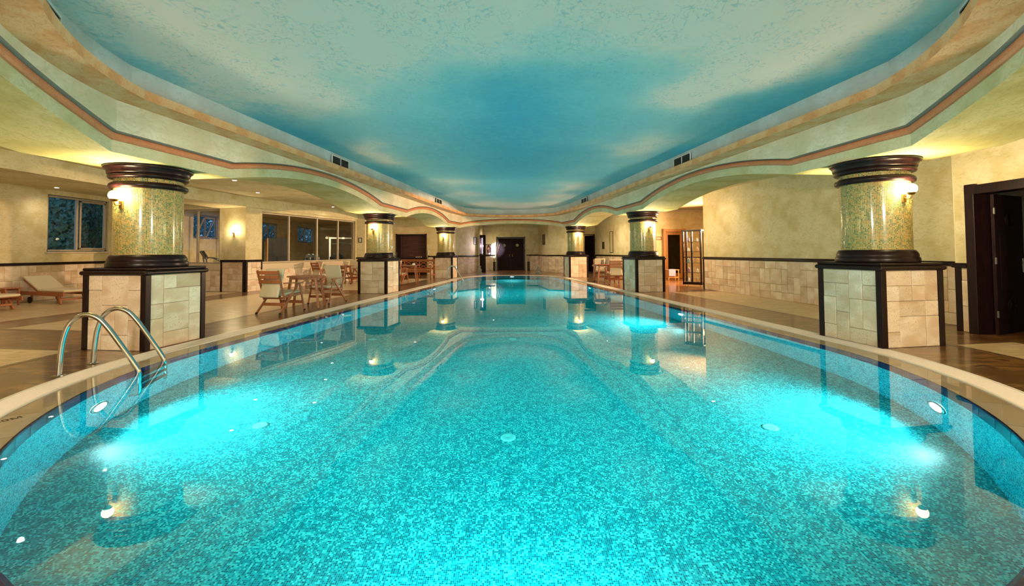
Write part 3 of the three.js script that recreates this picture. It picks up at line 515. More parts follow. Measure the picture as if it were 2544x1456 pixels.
function downlight(x, z, label, y = YC, k = LUX.down, c = COL.down) {
  const d = thing('ceiling_downlight', label || 'small round recessed downlight in the deck ceiling', 'downlight', x, y, z, 0, 'recessed downlights of the deck ceiling');
  add('trim_ring', dl.ring, M.white, d); add('lamp_lens', dl.lens, M.downLens, d);
  const l = spot(c, k, new THREE.Vector3(0, -0.02, 0), new THREE.Vector3(0, -3, 0), 1.25, 0.9, 2); l.name = 'downlight_lamp'; d.add(l); d.add(l.target);
}
for (const [x, z, w] of [[-12.9, 12.55, 'in front of the garden window'], [-11.3, 10.0, 'over the sun loungers'], [-7.8, 7.17, 'on the pool side of the bulkhead level with the near column'], [-8.55, 9.46, 'beside the bulkhead past the near column'], [-7.2, 11.5, 'over the deck short of the plaster pillar'], [-7.95, 13.87, 'in front of the plaster pillar'], [-6.0, 13.57, 'beside the arch before the second column'], [-6.68, 16.0, 'between the second column and the gym window'], [-7.4, 18.36, 'over the table below the gym window'], [-4.9, 22.5, 'over the lattice bench'], [-1.24, 29.5, 'before the poster side of the double doors'], [3.3, 25.2, 'before the plain wall behind the far column'], [4.73, 22.46, 'between the far column and the warm plaster wall'], [6.0, 13.44, 'at the end of the travertine wall'], [-7.5, 3.4, 'over the deck behind the near ladder'], [-11.6, 6.2, 'over the open deck before the loungers'], [6.3, 3.2, 'over the deck before the dark door']]) downlight(x, z, 'small round ceiling downlight ' + w, YC, z > 22 ? 15 : LUX.down);
downlight(6.75, 17.3, 'small round ceiling downlight inside the warm recess', YC, 34, [1, 0.66, 0.36]); downlight(4.7, 29.0, 'small round ceiling downlight behind the half open door', YC, 7, [1, 0.7, 0.4]); downlight(0.6, 27.4, 'small round ceiling downlight over the deck before the double doors', YC, 14);
// chandeliers over the near deck, mirrored in the garden window
{
  const arm = tube([[0, 0, 0], [0.12, -0.09, 0], [0.26, -0.06, 0], [0.31, 0.03, 0]], 0.011, 18, 8), cupG = lathe([[0.01, 0], [0.035, 0.01], [0.045, 0.03]], 16).translate(0.31, 0.03, 0), ball = new THREE.SphereGeometry(0.065, 20, 14).translate(0.31, 0.1, 0), stem = cyl(0.012, 0.012, YC - 2.2, 0, 0, 0, 10), rose = lathe([[0, -0.04], [0.06, -0.03], [0.07, 0]], 20).translate(0, YC - 2.2, 0), hub = new THREE.SphereGeometry(0.05, 16, 12);
  for (const [x, z, l] of [[-3.6, -1.7, 'five globe brass chandelier over the near deck on the lounger side'], [3.6, -1.7, 'five globe brass chandelier over the near deck on the dark door side']]) {
    const t = thing('globe_chandelier', l, 'chandelier', x, 2.2, z, 0, 'chandeliers over the near deck'); add('stem', stem, M.brass, t); add('ceiling_rose', rose, M.brass, t); add('hub', hub, M.brass, t);
    for (let k = 0; k < 5; k++) { const r = k * 1.2566 + 0.3; for (const [n, g, m] of [['arm', arm, M.brass], ['cup', cupG, M.brass], ['globe_bulb', ball, M.bulb]]) add(n, g, m, t).rotation.y = r; const q = point([1, 0.92, 0.79], LUX.chandelier, new THREE.Vector3(0.31 * Math.cos(r), 0.1, -0.31 * Math.sin(r)), 3); q.name = 'chandelier_lamp'; t.add(q); }
  }
}
// underwater lamps
const plG = { rim: lathe([[0.1, 0.012], [0.125, 0.02], [0.135, 0.012], [0.138, 0]], 32).rotateX(Math.PI / 2), lens: lathe([[0, 0.022], [0.06, 0.02], [0.1, 0.012]], 32).rotateX(Math.PI / 2) };
function poolLamp(x, y, z, nx, nz, label, down = 0.12, k = LUX.pool) {    // (nx, nz): plan direction into the pool
  const t = thing('pool_lamp', label, 'pool lamp', x, y, z, Math.atan2(nx, -nz), 'round underwater lamps in the pool wall');
  add('lamp_rim', plG.rim, M.chrome, t); add('lamp_lens', plG.lens, M.poolLens, t);
  const l = spot(COL.pool, k, new THREE.Vector3(0, 0, 0.05), new THREE.Vector3(0, -down, 1), 1.2, 1, 3); l.name = 'pool_lamp_light'; t.add(l); t.add(l.target);
}
function onWall(s, z, inset = 0.004) {   // a point of the basin wall on side s at plan z, and the direction into the pool
  if (z < ZC1 + RW * SA) { const x = Math.sqrt(RW * RW - (z - ZC1) ** 2); return [s * x * (1 - inset / RW), z, -s * x / RW, -(z - ZC1) / RW]; }
  return [s * ((RW - inset) - (z - ZC1) * SA) / CA, z, -s * CA, -SA];
}
{
  const P = (s, z, y, label, d, k) => { const w = onWall(s, z); poolLamp(w[0], y, w[1], w[2], w[3], label, d, k); };
  P(-1, 4.48, -0.8, 'bright round pool lamp in the wall below the near ladder'); P(1, 4.32, -0.8, 'bright round pool lamp in the wall facing the near ladder'); P(1, 9.94, -0.78, 'round pool lamp in the wall between the two right columns'); P(1, 16.6, -0.8, 'round pool lamp in the wall near the far column'); P(-1, 16.6, -0.8, 'round pool lamp in the wall by the bar table');
  poolLamp(0, -0.8, ZC1 - RW + 0.004, 0, 1, 'round pool lamp in the rounded near end of the pool', 0.12);
  poolLamp(0, -0.8, ZC2 + RW - TAP - 0.004, 0, -1, 'round pool lamp in the rounded far end of the pool', 0.12);
}
const inG = lathe([[0, 0.006], [0.018, 0.006], [0.021, 0.01], [0.062, 0.01], [0.072, 0.007], [0.076, 0]], 32);
for (const [x, z, label] of [[-2.62, 4.66, 'round white floor inlet on the pool bed toward the near ladder'], [-0.05, 4.52, 'round white floor inlet in the middle of the pool bed'], [2.6, 4.54, 'round white floor inlet on the pool bed toward the dark door'], [0, 8.3, 'round white floor inlet farther along the pool bed'], [-2.6, 8.28, 'round white floor inlet on the deeper bed toward the chairs'], [0, 15.3, 'round white floor inlet in the deep part of the pool bed']]) {
  const t = thing('pool_inlet', label, 'inlet', x, bed(z) + 0.001, z, 0, 'floor inlets on the pool bed'); add('inlet_disc', inG, std({ color: '#7fd0d2', roughness: 0.4 }), t);
}
{ const w = onWall(-1, 10.15), t = thing('wall_inlet', 'round wall inlet in the pool wall below the wooden chairs', 'inlet', w[0], -0.74, w[1], Math.atan2(w[2], -w[3])); add('inlet_ring', new THREE.TorusGeometry(0.1, 0.022, 10, 32), M.white, t); }
// warm light of the recess, and the cold accent lamp of the far hall
{
  const t = thing('flood_lamp', 'warm flood lamp on the recess wall', 'lamp', 9.995, 2.2, 17.6, -Math.PI / 2);
  add('lamp_housing', bx(0.5, 0.34, 0.12, 0, 0, 0.06), M.black, t); add('lamp_glass', bx(0.44, 0.28, 0.01, 0, 0, 0.125), glow(COL.warm, 6), t);
  const l = spot(COL.warm, LUX.warm, new THREE.Vector3(0, 0, 0.15), new THREE.Vector3(0, -0.52, 6), 0.95, 0.6, 6); l.name = 'flood_light'; t.add(l); t.add(l.target);
}
// ---------------------------------------------------------------- pool ladders
const lad = (() => {
  const rail = [[0, 0.0], [0.015, 0.25], [0.04, 0.42], [0.085, 0.55], [0.16, 0.625], [0.25, 0.64], [0.34, 0.6], [0.42, 0.51], [0.56, 0.29], [0.68, 0.09], [0.725, 0.0], [0.735, -0.12], [0.735, -0.5], [0.735, -0.85], [0.715, -0.96], [0.65, -1.0]];
  const tubeG = tube(rail.map((p) => [p[0], p[1], 0]), 0.026, 80, 12), foot = lathe([[0.02, 0.012], [0.03, 0.012], [0.055, 0.006], [0.058, 0]], 24), tread = bx(0.09, 0.03, 0.5, 0.735, 0, 0, 0, 0, 0, 0.01), pin = cyl(0.012, 0.012, 0.03, 0, 0, 0, 10).rotateX(Math.PI / 2);
  return (x, z, dx, dz, label) => {
    const t = thing('pool_ladder', label, 'ladder', x, 0.003, z, Math.atan2(dz, dx), 'steel pool ladders');
    for (const s of [-0.275, 0.275]) { const r = add('hand_rail', tubeG, M.chrome, t); r.position.z = s; add('floor_flange', foot, M.chrome, r); }
    for (const y of [-0.22, -0.48, -0.74]) { const p = add('tread', tread, M.steel, t); p.position.y = y; for (const s of [-0.262, 0.255]) { const q = add('bolt', pin, M.rubber, p); q.position.set(0.76, 0, s); } }
  };
})();
lad(-4.93, 5.07, 0.97, 0.243, 'stainless steel pool ladder beside the near mosaic column');
{ const z = 20.75, x = -edgeX(0.06, z); lad(x, z, CA, SA, 'stainless steel pool ladder at the far end by the bar'); }
// ---------------------------------------------------------------- ventilation grilles in the cove
function grille(x, z, nx, nz, label) {      // (nx, nz): plan direction out of the wall
  const g = thing('vent_grille', label, 'vent', x, 3.325, z, Math.atan2(nx, -nz), 'paired vent grilles below the sky ceiling');
  add('grille_frame', merge([bx(0.8, 0.02, 0.02, 0, 0.01, 0.01), bx(0.8, 0.02, 0.02, 0, 0.2, 0.01), ...[-0.39, 0, 0.39].map((u) => bx(0.022, 0.21, 0.02, u, 0.105, 0.01))]), M.white, g);
  add('duct_back', bx(0.78, 0.19, 0.004, 0, 0.105, 0.003), M.black, g);
  for (const u of [-0.195, 0.195]) for (let k = 0; k < 6; k++) add('slat', bx(0.365, 0.006, 0.022, u, 0.034 + k * 0.029, 0.012, 0.7, 0, 0, 0), M.vent, g);
}
for (const s of [-1, 1]) {
  const w = s < 0 ? 'on the side of the gym windows' : 'on the side of the long travertine wall', f = (z) => s * (4.63 - 0.117 * (z - 5.37));
  grille(f(10.42) - s * 0.006, 10.42, -s * 0.993, -0.117, 'double vent grille above the first arch ' + w); grille(f(18.7) - s * 0.006, 18.7, -s * 0.993, -0.117, 'double vent grille above the second arch ' + w);
  const a = s < 0 ? Math.PI + 0.53 : -0.53, r = 4.66; grille(r * Math.cos(a), 6.1 + r * Math.sin(a), -Math.cos(a), -Math.sin(a), 'double vent grille above the rounded near end ' + w);
}
// ---------------------------------------------------------------- teak furniture
const CH = (() => {
  const B = (a, b, w, t) => bar(a, b, w, t, 0.004), o = {};
  o.legs = []; for (const s of [-0.29, 0.29]) { o.legs.push(B([s, 0.03, -0.36], [s, 0.63, 0.2], 0.026, 0.045)); o.legs.push(B([s, 0.03, 0.38], [s, 0.63, 0.22], 0.026, 0.04)); }
  o.feet = []; for (const s of [-0.29, 0.29]) for (const z of [-0.375, 0.388]) o.feet.push(bx(0.032, 0.045, 0.045, s, 0.0225, z, 0, 0, 0, 0.01));
  o.arms = [-0.305, 0.305].map((s) => bx(0.055, 0.022, 0.58, s, 0.645, 0.0, 0.05, 0, 0, 0.008));
  o.stretch = [bx(0.56, 0.065, 0.018, 0, 0.2, -0.215), bx(0.56, 0.065, 0.018, 0, 0.2, 0.335)];
  o.uprights = [-0.255, 0.255].map((s) => B([s, 0.3, -0.2], [s, 0.93, -0.4], 0.024, 0.045));
  o.slats = [0, 1, 2].map((k) => bx(0.5, 0.075, 0.016, 0, 0.885 - k * 0.098, -0.392 + k * 0.031, 0.31));
  o.frame = merge([bx(0.024, 0.05, 0.6, -0.265, 0.375, 0.06, -0.06), bx(0.024, 0.05, 0.6, 0.265, 0.375, 0.06, -0.06), bx(0.54, 0.045, 0.024, 0, 0.39, 0.35), bx(0.54, 0.045, 0.024, 0, 0.33, -0.2)]);
  const c = bx(0.47, 0.06, 0.56, 0, 0.425, 0.07, -0.06, 0, 0, 0.026), d = bx(0.46, 0.64, 0.055, 0, 0.66, -0.265, 0.31, 0, 0, 0.025); o.seat = c; o.back = d;
  return o;
})();
function chair(x, z, fx, fz, label) {
  const t = thing('folding_armchair', label, 'chair', x, 0.003, z, Math.atan2(fx, -fz), 'teak folding armchairs round the deck tables');
  CH.legs.forEach((g, k) => add('foot_cap', CH.feet[k], M.rubber, add('leg', g, M.teak, t))); CH.arms.forEach((g) => add('armrest', g, M.teak, t)); CH.stretch.forEach((g) => add('stretcher', g, M.teak, t)); CH.uprights.forEach((g) => add('back_post', g, M.teak, t)); CH.slats.forEach((g) => add('back_slat', g, M.teak, t));
  add('seat_frame', CH.frame, M.teak, t); add('seat_cushion', CH.seat, M.cushion, t); add('back_cushion', CH.back, M.cushion, t);
}
function table(x, z, turn, label, r = 0.5) {
  const t = thing('octagonal_table', label, 'table', x, 0.003, z, turn, 'octagonal teak tables on the deck');
  const lim = (u) => Math.min(r, r * 1.414 - Math.abs(u) + 0.0), n = 9, w = 2 * r / n;     // slatted top, each slat cut to the octagon
  for (let k = 0; k < n; k++) { const u = -r + w * (k + 0.5), l = 2 * Math.min(r, r * 1.42 - Math.abs(u) - 0.02); add('top_slat', bx(l, 0.024, w - 0.008, 0, 0.738, u, 0, 0, 0, 0.003), M.teak, t); }
  add('apron', merge([bx(0.6, 0.05, 0.024, 0, 0.7, -0.28), bx(0.6, 0.05, 0.024, 0, 0.7, 0.28), bx(0.024, 0.05, 0.56, -0.29, 0.7, 0), bx(0.024, 0.05, 0.56, 0.29, 0.7, 0)]), M.teak, t);
  for (const [a, b] of [[1, 1], [1, -1], [-1, 1], [-1, -1]]) add('leg', bar([a * 0.27, 0.7, b * 0.26], [a * 0.36, 0, b * 0.34], 0.05, 0.05), M.teak, t);
}
chair(-5.07, 9.78, 0.22, 0.97, 'teak folding armchair with its slatted back to the pool ladder'); table(-4.95, 10.7, 0.2, 'octagonal teak table by the pool between two armchairs', 0.4); chair(-4.77, 11.54, -0.2, -0.98, 'teak folding armchair with beige back cushion beyond the poolside table');
table(-7.12, 18.75, 0.3, 'octagonal teak table below the long gym window', 0.42); chair(-7.4, 17.5, 0.55, 0.83, 'teak folding armchair next to the gym window sill'); chair(-6.18, 18.45, -0.95, 0.3, 'teak folding armchair with sunlit slats beside the second column'); chair(-6.95, 19.6, 0.1, -1, 'teak folding armchair behind the table below the gym window');
table(-4.35, 18.75, 0.1, 'octagonal teak table in front of the lattice bench', 0.46); chair(-4.6, 17.95, 0.15, 1, 'teak folding armchair hidden half behind the second column');
table(3.78, 18.3, 0.1, 'octagonal teak table with menu stands near the far column', 0.44); chair(3.98, 17.35, -0.04, 1, 'teak folding armchair with slatted back before the menu table'); chair(3.82, 19.25, -0.1, -1, 'teak folding armchair with pale cushion behind the menu table'); chair(4.72, 18.5, -1, -0.1, 'teak folding armchair in warm light beside the menu table');
for (const [x, z, l] of [[3.72, 18.22, 'small dark menu stand on the table, next to the pool'], [3.9, 18.3, 'small dark menu stand on the table, next to the armchair']]) { const t = thing('menu_stand', l, 'menu', x, 0.753, z, 0.3); add('board', bx(0.12, 0.19, 0.008, 0, 0.095, 0, -0.25), M.black, t); add('prop', bx(0.1, 0.16, 0.008, 0, 0.08, -0.05, 0.3), M.black, t); }
{ const t = thing('napkin_holder', 'small white napkin holder on the table by the lattice bench', 'napkin holder', -4.15, 0.753, 18.8, 0.2); add('holder', merge([bx(0.12, 0.008, 0.08, 0, 0.004, 0), bx(0.12, 0.07, 0.006, 0, 0.04, 0.03), bx(0.12, 0.07, 0.006, 0, 0.04, -0.03)]), M.white, t); add('napkins', bx(0.1, 0.08, 0.04, 0, 0.048, 0), M.paper, t); }
// lattice bench
{
  const t = thing('lattice_bench', 'long teak bench with lattice back panels below the bar', 'bench', -5.1, 0.003, 22.25, -0.28);
  const W = 2.5; add('seat_slat', bx(W, 0.03, 0.12, 0, 0.42, 0.2), M.teak, t); add('seat_slat', bx(W, 0.03, 0.12, 0, 0.42, 0.06), M.teak, t); add('seat_slat', bx(W, 0.03, 0.12, 0, 0.42, -0.08), M.teak, t); add('front_apron', bx(W, 0.1, 0.025, 0, 0.35, 0.25), M.teak, t); add('top_rail', bx(W, 0.1, 0.035, 0, 0.88, -0.2), M.teak, t); add('lower_rail', bx(W, 0.07, 0.035, 0, 0.48, -0.18), M.teak, t);
  for (const u of [-W / 2, -W / 6, W / 6, W / 2]) { add('back_post', bar([u, 0, -0.17], [u, 0.92, -0.21], 0.05, 0.05), M.teak, t); }
  for (const u of [-W / 2, W / 2]) { add('front_leg', bx(0.05, 0.64, 0.05, u, 0.32, 0.24), M.teak, t); add('armrest', bx(0.06, 0.03, 0.52, u, 0.655, 0.04), M.teak, t); add('side_rail', bx(0.03, 0.05, 0.42, u, 0.18, 0.03), M.teak, t); }
  for (let k = 0; k < 3; k++) { const c = (k - 1) * W / 3, h = 0.33, w = W / 3 - 0.08; for (const [a, b, e, f] of [[-0.5, -0.5, 0.5, 0.5], [-0.5, 0.5, 0.5, -0.5], [-0.5, 0, 0, 0.5], [0, -0.5, 0.5, 0], [-0.5, 0, 0, -0.5], [0, 0.5, 0.5, 0]]) add('lattice_bar', bar([c + a * w, 0.68 + b * h, -0.19], [c + e * w, 0.68 + f * h, -0.19], 0.02, 0.03, 0.003, new THREE.Vector3(0, 0, 1)), M.teak, t); }
}
// loungers
const LG = (() => {
  const o = {}; o.side = [-0.3, 0.3].map((s) => bx(1.95, 0.1, 0.03, -0.95, 0.26, s, 0, 0, 0, 0.008)); o.slats = []; for (let k = 0; k < 9; k++) o.slats.push(bx(0.09, 0.018, 0.58, -0.08 - k * 0.13, 0.305, 0));
  o.backSides = [-0.26, 0.26].map((s) => bar([-1.2, 0.31, s], [-1.88, 0.62, s], 0.03, 0.05, 0.004, new THREE.Vector3(0, 0, 1))); o.backSlats = []; for (let k = 0; k < 5; k++) { const f = k / 4; o.backSlats.push(bx(0.08, 0.016, 0.55, -1.24 - 0.6 * f, 0.34 + 0.275 * f, 0, 0, 0, -0.43)); }
  o.cush = bx(1.2, 0.06, 0.58, -0.6, 0.345, 0, 0, 0, 0, 0.024); o.head = bx(0.78, 0.06, 0.58, -1.545, 0.53, 0, 0, 0, -0.43, 0.024);
  o.legs = [-0.26, 0.26].map((s) => bar([-0.3, 0.24, s], [-0.18, 0, s], 0.04, 0.07, 0.006, new THREE.Vector3(0, 0, 1))); o.cross = bx(0.04, 0.05, 0.5, -0.22, 0.12, 0); o.wheelLegs = [-0.26, 0.26].map((s) => bx(0.06, 0.2, 0.035, -1.5, 0.15, s)); o.wheels = [-0.3, 0.3].map((s) => new THREE.CylinderGeometry(0.085, 0.085, 0.03, 24).rotateX(Math.PI / 2).translate(-1.5, 0.085, s)); return o;
})();
function lounger(x, z, ax, az, label) {      // (x, z): middle of the foot end, (ax, az): plan direction from head to foot
  const t = thing('sun_lounger', label, 'lounger', x, 0.003, z, Math.atan2(az, ax), 'teak sun loungers by the plaster wall');
  LG.side.forEach((g) => add('side_rail', g, M.teak, t)); LG.slats.forEach((g) => add('seat_slat', g, M.teak, t)); LG.backSides.forEach((g) => add('back_frame', g, M.teak, t)); LG.backSlats.forEach((g) => add('back_slat', g, M.teak, t)); LG.legs.forEach((g) => add('leg', g, M.teak, t)); add('leg_stretcher', LG.cross, M.teak, t); LG.wheelLegs.forEach((g, k) => add('wheel', LG.wheels[k], M.rubber, add('wheel_leg', g, M.teak, t)));
  add('seat_cushion', LG.cush, M.cushion, t); add('head_cushion', LG.head, M.cushion, t);
}
lounger(-11.5, 11.8, 0.94, -0.34, 'teak sun lounger with raised beige headrest below the garden window'); lounger(-11.75, 10.35, 0.99, -0.12, 'teak sun lounger nearer the pool end with its foot toward the column');
{ const t = thing('side_table', 'low teak side table between the sun loungers', 'table', -13.0, 0.003, 11.4, 0.1); for (let k = 0; k < 5; k++) add('top_slat', bx(0.46, 0.02, 0.085, 0, 0.44, -0.19 + k * 0.095), M.teak, t); add('apron', merge([bx(0.42, 0.05, 0.02, 0, 0.4, 0.19), bx(0.42, 0.05, 0.02, 0, 0.4, -0.19)]), M.teak, t); for (const [a, b] of [[1, 1], [1, -1], [-1, 1], [-1, -1]]) add('leg', bx(0.035, 0.42, 0.035, a * 0.19, 0.21, b * 0.17), M.teak, t); }
// ---------------------------------------------------------------- doors
function frameParts(parent, m4, u0, u1, top, w = 0.11, mat = M.dark, d = 0.06) { for (const u of [u0 - w / 2 + 0.02, u1 + w / 2 - 0.02]) add('door_jamb', bx(w, top + w, 0.26, u, (top + w) / 2, -0.09 + d / 2, 0, 0, 0, 0.008).applyMatrix4(m4), mat, parent); add('door_head', bx(u1 - u0 + 2 * w - 0.04, w, 0.262, (u0 + u1) / 2, top + w / 2 - 0.02, -0.09 + d / 2, 0, 0, 0, 0.008).applyMatrix4(m4), mat, parent); }
function leaf(parent, m4, w, h, ports, mat = M.doorwood) {   // a ledged door leaf hinged on x = 0
  const l = add('door_leaf', new THREE.BufferGeometry(), mat, parent);
  const sh = new THREE.Shape([[0, 0], [w, 0], [w, h], [0, h]].map((p) => new THREE.Vector2(...p))); for (const [px, py, r] of ports) sh.holes.push(new THREE.Path().absarc(px, py, r, 0, 2 * Math.PI, true));
  l.geometry = boxUV(new THREE.ExtrudeGeometry(sh, { depth: 0.04, bevelEnabled: false, curveSegments: 24 }).translate(0, 0, -0.02)).applyMatrix4(m4);
  for (const [px, py, r] of ports) { add('porthole_ring', new THREE.TorusGeometry(r, 0.022, 8, 32).translate(px, py, 0.016).applyMatrix4(m4), mat, l); add('porthole_glass', new THREE.CircleGeometry(r, 28).translate(px, py, 0).applyMatrix4(m4), M.glass, l); }
  return l;
}
{
  const d = struct('door_1', 'dark wood double doors with round portholes in the far wall', 'door'); frameParts(d, ff, 0.98, 2.77, 2.2, 0.12);
  for (const s of [0, 1]) {
    const m4 = ff.clone().multiply(new THREE.Matrix4().makeTranslation(s ? 1.885 : 0.99, 0.01, -0.08)), l = leaf(d, m4, 0.885, 2.18, [[0.442, 1.72, 0.13]]);
    for (let k = 0; k < 13; k++) { const y = 0.14 + k * 0.156; if (y > 1.5 && y < 1.94) continue; add('plank', bx(0.66, 0.146, 0.012, 0.442, y, 0.024).applyMatrix4(m4), M.doorwood, l); }
    add('door_handle', bx(0.018, 0.16, 0.03, s ? 0.1 : 0.79, 1.02, 0.04).applyMatrix4(m4), M.brass, l);
  }
}
{
  const d = struct('door_2', 'tall dark wood door with two portholes standing ajar', 'door'); frameParts(d, fdd, 0.34, 1.38, 2.14, 0.14);
  const m4 = fdd.clone().multiply(new THREE.Matrix4().makeTranslation(0.40, 0.01, -0.17)).multiply(new THREE.Matrix4().makeRotationY(1.95)), l = leaf(d, m4, 0.84, 2.1, [[0.42, 1.72, 0.11], [0.42, 0.42, 0.11]]);
  add('plank', bx(0.6, 0.84, 0.01, 0.42, 1.06, 0.022).applyMatrix4(m4), M.doorwood, l);
  for (const y of [0.3, 1.1, 1.85]) add('hinge', bx(0.03, 0.1, 0.02, 0.0, y, 0.02).applyMatrix4(m4), M.hinge, l);
  add('door_handle', merge([bx(0.03, 0.22, 0.012, 0.78, 1.02, 0.026), bx(0.12, 0.02, 0.02, 0.74, 1.06, 0.055), bx(0.02, 0.02, 0.05, 0.78, 1.06, 0.04)]).applyMatrix4(m4), M.chrome, l);
}
{
  const d = struct('door_3', 'oak framed glazed door in the warm recess', 'door'); frameParts(d, fo, 1.12, 1.98, 2.18, 0.12, M.oak); const w = 0.84, h = 2.15;
  const m4 = fo.clone().multiply(new THREE.Matrix4().makeTranslation(1.13, 0.01, -0.06));
  add('door_leaf', merge([bx(0.14, h, 0.045, 0.07, h / 2, 0), bx(0.14, h, 0.045, w - 0.07, h / 2, 0), bx(w - 0.278, 0.14, 0.045, w / 2, h - 0.07, 0), bx(w - 0.278, 0.24, 0.045, w / 2, 0.12, 0)]).applyMatrix4(m4), M.oak, d); add('pane', new THREE.PlaneGeometry(w - 0.27, h - 0.36).translate(w / 2, h / 2 + 0.05, 0).applyMatrix4(m4), M.smoked, d);
}
{
  const d = struct('door_4', 'half open brown door in the far doorway', 'door'); frameParts(d, fdw, 0.45, 1.11, 2.28, 0.06);
  const m4 = fdw.clone().multiply(new THREE.Matrix4().makeTranslation(1.09, 0.01, -0.18)).multiply(new THREE.Matrix4().makeRotationY(Math.PI - 0.75)), l = leaf(d, m4, 0.62, 2.24, []); for (const y of [0.9, 1.75]) add('hinge', bx(0.03, 0.12, 0.02, 0.01, y, -0.025).applyMatrix4(m4), M.chrome, l);
}
// ---------------------------------------------------------------- bar recess
{
  const s = struct('bar_recess', 'dark wood lined bar recess with slatted back', 'recess'), m = fbar, box = (n, w, h, d, x, y, z, mat = M.dark) => add(n, bx(w, h, d, x, y, z).applyMatrix4(m), mat, s);
  box('frame_side', 0.07, 1.46, 0.3, 0.78, 1.65, -0.1); box('frame_side', 0.07, 1.46, 0.3, 2.5, 1.65, -0.1); box('frame_head', 1.79, 0.08, 0.3, 1.64, 2.31, -0.1); box('recess_floor', 1.9, 0.05, 1.0, 1.64, 0.93, -0.6); box('recess_side', 0.04, 1.5, 0.95, 0.74, 1.65, -0.62); box('recess_side', 0.04, 1.5, 0.95, 2.54, 1.65, -0.62); box('recess_top', 1.9, 0.04, 0.95, 1.64, 2.38, -0.62);
  for (let k = 0; k < 12; k++) box('back_board', 1.84, 0.112, 0.02, 1.64, 1.02 + k * 0.118, -1.08, M.bar);
  const c = thing('bar_counter', 'dark wood bar counter below the slatted recess', 'counter', -5.86, 0, 25.78, 0.01); add('counter_front', bx(1.84, 0.94, 0.18, 0, 0.47, 0), M.dark, c); add('counter_top', bx(1.92, 0.05, 0.3, 0, 0.965, 0.02), M.dark, c);
  const gG = lathe([[0, 0], [0.03, 0], [0.032, 0.004], [0.005, 0.01], [0.005, 0.06], [0.03, 0.09], [0.034, 0.15], [0.032, 0.15], [0.028, 0.092], [0.002, 0.065]], 20), gm = phy({ transmission: 1, thickness: 0.002, roughness: 0.02, ior: 1.5 });
  for (let k = 0; k < 3; k++) { const g = thing('wine_glass', 'stemmed glass in the row of three on the bar counter', 'glass', -6.02 + k * 0.13, 0.99, 25.77, 0, 'glasses on the bar counter'); add('glass_body', gG, gm, g); }
  for (let k = 0; k < 4; k++) { const g = thing('coffee_cup', 'small white cup in the row at the end of the bar counter', 'cup', -5.55 + k * 0.1, 0.99, 25.78, 0, 'cups on the bar counter'); add('cup_body', lathe([[0, 0], [0.02, 0], [0.034, 0.05], [0.031, 0.05], [0.018, 0.006], [0, 0.005]], 16), M.white, g); }
  const f = thing('pedestal_fan', 'grey pedestal fan standing beside the bar recess', 'fan', -6.6, 0.003, 24.6, 0.1); add('fan_base', lathe([[0, 0.03], [0.18, 0.022], [0.2, 0]], 28), M.steel, f); add('fan_pole', cyl(0.014, 0.012, 1.05, 0, 0.02, 0, 12), M.steel, f); add('fan_motor', new THREE.CylinderGeometry(0.06, 0.06, 0.14, 18).rotateX(Math.PI / 2).translate(0, 1.16, -0.02), M.steel, f);
  const cage = add('fan_cage', merge([...[0.08, 0.14, 0.2, 0.25].map((r) => new THREE.TorusGeometry(r, 0.004, 6, 36).translate(0, 1.16, 0.09 - r * 0.12)), ...Array.from({ length: 18 }, (_, k) => new THREE.CylinderGeometry(0.002, 0.002, 0.19, 5).translate(0, 0.155, 0).rotateZ(k * Math.PI / 9).translate(0, 1.16, 0.07))]), M.chrome, f); cage.userData.label = 'round wire cage';
  for (let k = 0; k < 3; k++) add('fan_blade', bx(0.1, 0.2, 0.006, 0, 0.12, 0, 0, 0.4, 0, 0.002).rotateZ(k * 2.094).translate(0, 1.16, 0.06), M.steel, f);
}
